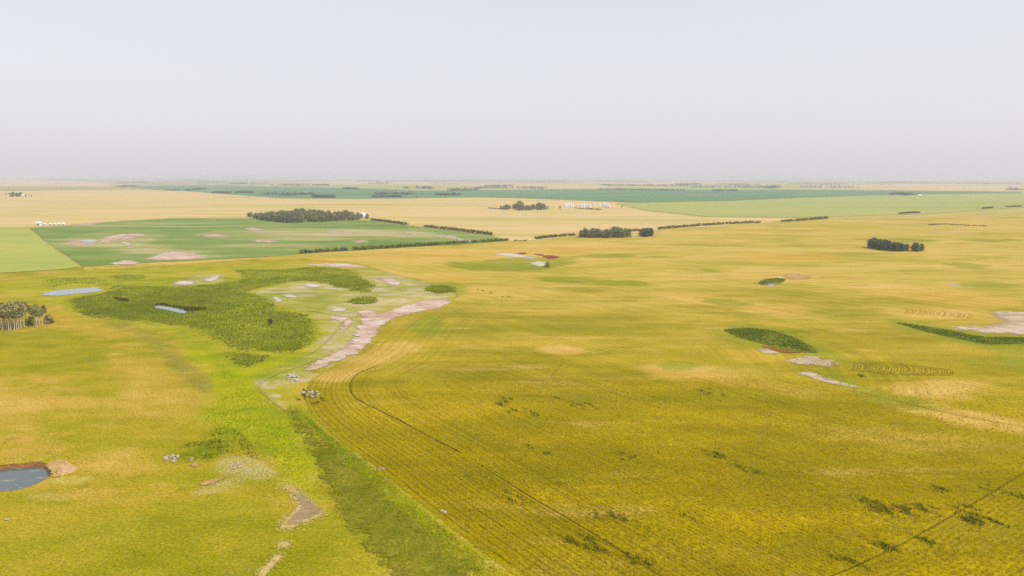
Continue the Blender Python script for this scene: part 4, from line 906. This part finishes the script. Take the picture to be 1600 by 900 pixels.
for i, (p, dep, h) in enumerate(FW):
    w_m = np.linalg.norm(G([p[0]])[0] - G([p[-1]])[0]); n_ = int(min(max(w_m / 4, 60), 700))
    mx = np.mean([a for a, b in p]); my = np.mean([b for a, b in p])
    wood(p, dep, h, n_, f'dark strip of trees far off at the {pos_words(mx)}, {"on the horizon" if my < 286 else "just below the horizon" if my < 293 else "among the far fields"}, strip {i + 1} of the far woods' if False else f'hazy strip of trees {"on the horizon" if my < 286 else "just below the horizon" if my < 293 else "among the teal fields"} at the {pos_words(mx)}')

# ------------------------------------------------------------------ farm buildings
def lathe(prof, n=16):
    v, f = [], []
    for r_, z in prof:
        for k in range(n): v.append((r_ * math.cos(2 * math.pi * k / n), r_ * math.sin(2 * math.pi * k / n), z))
    for i in range(len(prof) - 1):
        for k in range(n): f.append((i * n + k, i * n + (k + 1) % n, (i + 1) * n + (k + 1) % n, (i + 1) * n + k))
    return np.array(v), np.array(f)

def boxm(x0, x1, y0, y1, z0, z1):
    v = np.array([(x, y, z) for z in (z0, z1) for y in (y0, y1) for x in (x0, x1)], float)
    f = np.array([(0, 2, 3, 1), (4, 5, 7, 6), (0, 1, 5, 4), (2, 6, 7, 3), (0, 4, 6, 2), (1, 3, 7, 5)])
    return v, f

def grain_bin(x, y, dia, h, label, hopper=False):
    c = g1(x, y); r_ = empty('grain_bin', (c[0], c[1], 0), label, 'grain bin', 'white grain bins of the farm')
    R_ = dia / 2 * 1.08; z0 = 1.4 if hopper else 0.0
    prof = [(R_, z0)]
    for k in range(1, 13):                       # corrugated rings
        z = z0 + (h - z0) * k / 12
        prof += [(R_ * 1.012, z - (h - z0) / 24), (R_, z)]
    v, f = lathe(prof); link('wall', new_mesh('wall', v, f, M['steel'], smooth=True), r_)
    v, f = lathe([(R_ * 1.05, h - 0.05), (R_ * 1.05, h + 0.05), (R_ * 0.16, h + R_ * 0.55)]); ro = link('roof', new_mesh('roof', v, f, M['roofsteel']), r_)
    v, f = lathe([(R_ * 0.17, h + R_ * 0.5), (R_ * 0.17, h + R_ * 0.62), (0.01, h + R_ * 0.7)]); link('cap', new_mesh('cap', v, f, M['steel']), ro)
    if hopper:
        v, f = lathe([(0.25, 0.45), (R_ * 0.98, z0 + 0.02)]); link('hopper', new_mesh('hopper', v, f, M['steel'], smooth=True), r_)
        for k in range(6):
            a = k * math.pi / 3; link('leg', new_mesh('leg', *tube([(R_ * math.cos(a), R_ * math.sin(a), 0), (R_ * math.cos(a), R_ * math.sin(a), z0 + 0.5)], [0.1, 0.1]), M['steel']), r_)
    else:
        v, f = boxm(-0.45, 0.45, -R_ - 0.08, -R_ + 0.3, 0.3, 2.0); link('door', new_mesh('door', v, f, M['darkdoor']), r_)
BINS = [(868, 324.6, 4.2, 5.0, 'small lone bin at the left end'), (883, 323.6, 5, 7, 'first bin of the left row, half behind bushes'), (886, 323.5, 5, 7.2, 'second bin of the left row'), (889, 323.4, 5, 7.2, 'third bin of the left row'), (892.2, 323.4, 5, 7, 'fourth bin of the left row'), (895, 323.4, 5, 6.6, 'last bin of the left row'),
 (903.4, 324.4, 5.4, 7.4, 'first bin of the middle row'), (908.2, 324.5, 5.4, 7.2, 'second bin of the middle row'), (912.7, 324.5, 5.4, 7.4, 'middle bin of the middle row'), (917.3, 324.5, 5.4, 7, 'fourth bin of the middle row'), (921.5, 324.6, 5.4, 6.8, 'last bin of the middle row'),
 (928.8, 323.2, 4, 7.6, 'narrow bin standing between the two right rows'), (937, 323.6, 4.6, 7.6, 'first bin of the right group'), (943.6, 324.2, 5.4, 10.8, 'tallest bin of the right group'), (947.2, 324.4, 4.6, 7.2, 'bin right of the tallest bin'), (951, 324.6, 4.6, 7.6, 'rightmost bin of the farm')]
for i, (x, y, d_, h, lb) in enumerate(BINS): grain_bin(x, y, d_, h, 'white steel grain bin, ' + lb, hopper=i in (0, 11, 12, 14, 15))

def shed(x, y, lx, ly, h, rh, rz, label, name='shed', cat='shed', wall='whitewall', roof='roofsteel', group=None):
    c = g1(x, y); r_ = empty(name, (c[0], c[1], 0), label, cat, group, rz)
    v = np.array([(-lx / 2, -ly / 2, 0), (lx / 2, -ly / 2, 0), (lx / 2, ly / 2, 0), (-lx / 2, ly / 2, 0), (-lx / 2, -ly / 2, h), (lx / 2, -ly / 2, h), (lx / 2, ly / 2, h), (-lx / 2, ly / 2, h)], float)
    link('wall', new_mesh('wall', v, np.array([(0, 1, 5, 4), (1, 2, 6, 5), (2, 3, 7, 6), (3, 0, 4, 7)]), M[wall]), r_)
    for s_ in (-1, 1):
        v = np.array([(s_ * lx / 2, -ly / 2, h), (s_ * lx / 2, ly / 2, h), (s_ * lx / 2, 0, h + rh)]); link('gable', new_mesh('gable', v, np.array([(0, 1, 2)]), M[wall]), r_)
    e = 0.4; k = rh / (ly / 2)
    v = []; 
    for t in (0.06, 0.2):
        v += [(-lx / 2 - e, -ly / 2 - e, h - e * k + t), (lx / 2 + e, -ly / 2 - e, h - e * k + t), (lx / 2 + e, 0, h + rh + t), (-lx / 2 - e, 0, h + rh + t), (lx / 2 + e, ly / 2 + e, h - e * k + t), (-lx / 2 - e, ly / 2 + e, h - e * k + t)]
    f = np.array([(0, 1, 2, 3), (3, 2, 4, 5), (6, 7, 8, 9), (9, 8, 10, 11), (0, 1, 7, 6), (5, 4, 10, 11)])
    link('roof', new_mesh('roof', np.array(v), f, M[roof]), r_)
    v, f = boxm(-min(2, lx * 0.2), min(2, lx * 0.2), -ly / 2 - 0.06, -ly / 2 + 0.05, 0.0, min(3, h * 0.8)); link('door', new_mesh('door', v, f, M['darkdoor']), r_)
shed(565, 339.0, 13, 16, 4.2, 3.2, 1.15, 'white gabled shed at the right end of the wide grove')
shed(571, 339.6, 5, 4, 2.4, 1.2, 0.3, 'small shed right of the white gabled shed')
shed(61, 352.2, 6.5, 5, 3.4, 1.8, 0.2, 'largest white shed in the row at the green field corner')
for i, (x, lb) in enumerate(((71, 'second white shed in the row at the green field corner'), (79.5, 'third white shed in the row at the green field corner'), (86, 'fourth white shed in the row at the green field corner'), (92, 'fifth white shed in the row at the green field corner'), (99, 'last white shed in the row at the green field corner'))):
    shed(x, 351.8 - i * 0.15, 3.4, 2.8, 1.8, 1.0, 0.2 + 0.1 * i, lb, group='white sheds at the field corner')
shed(11, 305.6, 12, 9, 5, 4, 0.4, 'pinkish farmhouse left of the far left farmyard trees', 'farmhouse', 'house', 'whitewall', 'redroof')
shed(36, 306.6, 9, 7, 3.5, 2.2, 0.2, 'small pale shed right of the far left farmyard trees')
shed(1436, 306.3, 14, 10, 4, 3, 0.2, 'pale shed at the right end of the far right copse')

# ------------------------------------------------------------------ rocks and spoil heap
def rock_mesh(seed):
    r_ = np.random.default_rng(seed); n, m_ = 8, 5; v = [(0, 0, -0.35)]
    for i in range(1, m_):
        ph = math.pi * i / m_
        for k in range(n):
            th = 2 * math.pi * k / n; rr = r_.uniform(0.75, 1.15)
            v.append((rr * math.sin(ph) * math.cos(th), rr * math.sin(ph) * math.sin(th) * 0.8, -math.cos(ph) * 0.55 * rr))
    v.append((0, 0, 0.5)); f = []
    for k in range(n): f.append((0, 1 + (k + 1) % n, 1 + k)); f.append((len(v) - 1, 1 + (m_ - 2) * n + k, 1 + (m_ - 2) * n + (k + 1) % n))
    for i in range(m_ - 2):
        for k in range(n):
            a, b = 1 + i * n + k, 1 + i * n + (k + 1) % n; f.append((a, b, b + n)); f.append((a, b + n, a + n))
    return new_mesh('rock', v, np.array(f), M['rock'])
ROCKS = [rock_mesh(i) for i in range(4)]
def rocks(cx, cy, rx, ry, n, smin, smax, label):
    c = g1(cx, cy); r_ = empty('rock_pile', (c[0], c[1], 0.15), label, 'rock pile')
    for k in range(n):
        a = rng.uniform(0, 6.28); q = math.sqrt(rng.random()); p = g1(cx + rx * q * math.cos(a), cy + ry * q * math.sin(a)) - c
        o = link('rock', random.choice(ROCKS), r_); s_ = random.uniform(smin, smax); o.scale = (s_, s_ * random.uniform(0.7, 1.1), s_ * random.uniform(0.6, 1)); o.location = (p[0], p[1], s_ * 0.12); o.rotation_euler = (0, 0, random.uniform(0, 6.28))
rocks(459, 590, 12, 7, 26, 0.35, 0.95, 'pale rock pile at the tip of the salt flat')
rocks(487, 615, 14, 7, 26, 0.3, 0.8, 'pale rock pile among dark weeds at the field corner')
rocks(268, 717, 14, 5, 22, 0.25, 0.6, 'grey white rock pile left of the dark grass clump')
rocks(300, 719, 5, 2, 6, 0.2, 0.4, 'few small rocks just right of the grey white pile')
rocks(366, 728, 12, 6, 16, 0.2, 0.5, 'pale rock pile right below the dark grass clump')
rocks(692, 801, 5, 3, 6, 0.25, 0.5, 'small white stones on the wheat edge')
rocks(597, 734, 6, 3, 5, 0.2, 0.4, 'few white stones higher on the wheat edge')
rocks(11, 813, 2, 1, 2, 0.25, 0.4, 'two small white stones near the left edge')
# spoil heap by the dugout
n = 26; gx2 = np.linspace(-1, 1, n); X, Y = np.meshgrid(gx2, gx2); rr = np.hypot(X, Y)
hgt = np.clip(1 - rr ** 1.5, 0, 1) * (1 + 0.35 * vnoise(np.c_[X.ravel() * 8, Y.ravel() * 8], 1.0, 9).reshape(n, n))
c = g1(96, 740)
v = np.c_[X.ravel() * 2.2, Y.ravel() * 2.6, (hgt * 2.1 - 0.05).ravel()]
i_ = np.arange(n * n).reshape(n, n); f = np.stack([i_[:-1, :-1], i_[:-1, 1:], i_[1:, 1:], i_[1:, :-1]], -1).reshape(-1, 4)
f = f[(hgt.ravel()[f].max(1) > 0)]
ms = NT('spoil_clay'); M['spoil'] = ms.done(ms.bsdf(ms.ramp(ms.noise(ms.pos, 1.4, 5, 0.65), [(0.3, L(206, 160, 110)), (0.55, L(224, 184, 140)), (0.75, L(232, 204, 160))]), normal=ms.bump(ms.noise(ms.pos, 4, 4), 0.6, 0.2)).outputs[0])
so = link('spoil_heap', new_mesh('spoil_heap', v, f, M['spoil'], smooth=True)); so.location = (c[0], c[1] + 1.6, 0.0)
tag(so, 'pale pinkish heap of dug clay at the right end of the near pond', 'dirt heap')

# ------------------------------------------------------------------ haze
bm_v = [(x, y, z) for z in (-3, 76) for y in (-2600, E + 600) for x in (-E - 600, E + 600)]
bm_f = [(0, 2, 3, 1), (4, 5, 7, 6), (0, 1, 5, 4), (2, 6, 7, 3), (0, 4, 6, 2), (1, 3, 7, 5)]
hm = bpy.data.materials.new('smoke_haze'); hm.use_nodes = True; hn = hm.node_tree.nodes; hn.clear()
ho = hn.new('ShaderNodeOutputMaterial'); hv = hn.new('ShaderNodeVolumePrincipled')
hv.inputs['Color'].default_value = (0.74, 0.78, 0.95, 1); hv.inputs['Density'].default_value = 1.3e-4; hv.inputs['Anisotropy'].default_value = 0.0
hm.node_tree.links.new(hv.outputs[0], ho.inputs['Volume'])
hz = link('haze', new_mesh('haze', bm_v, bm_f, hm)); hz['kind'] = 'stuff'; hz['label'] = 'pale smoke haze lying over the whole prairie'
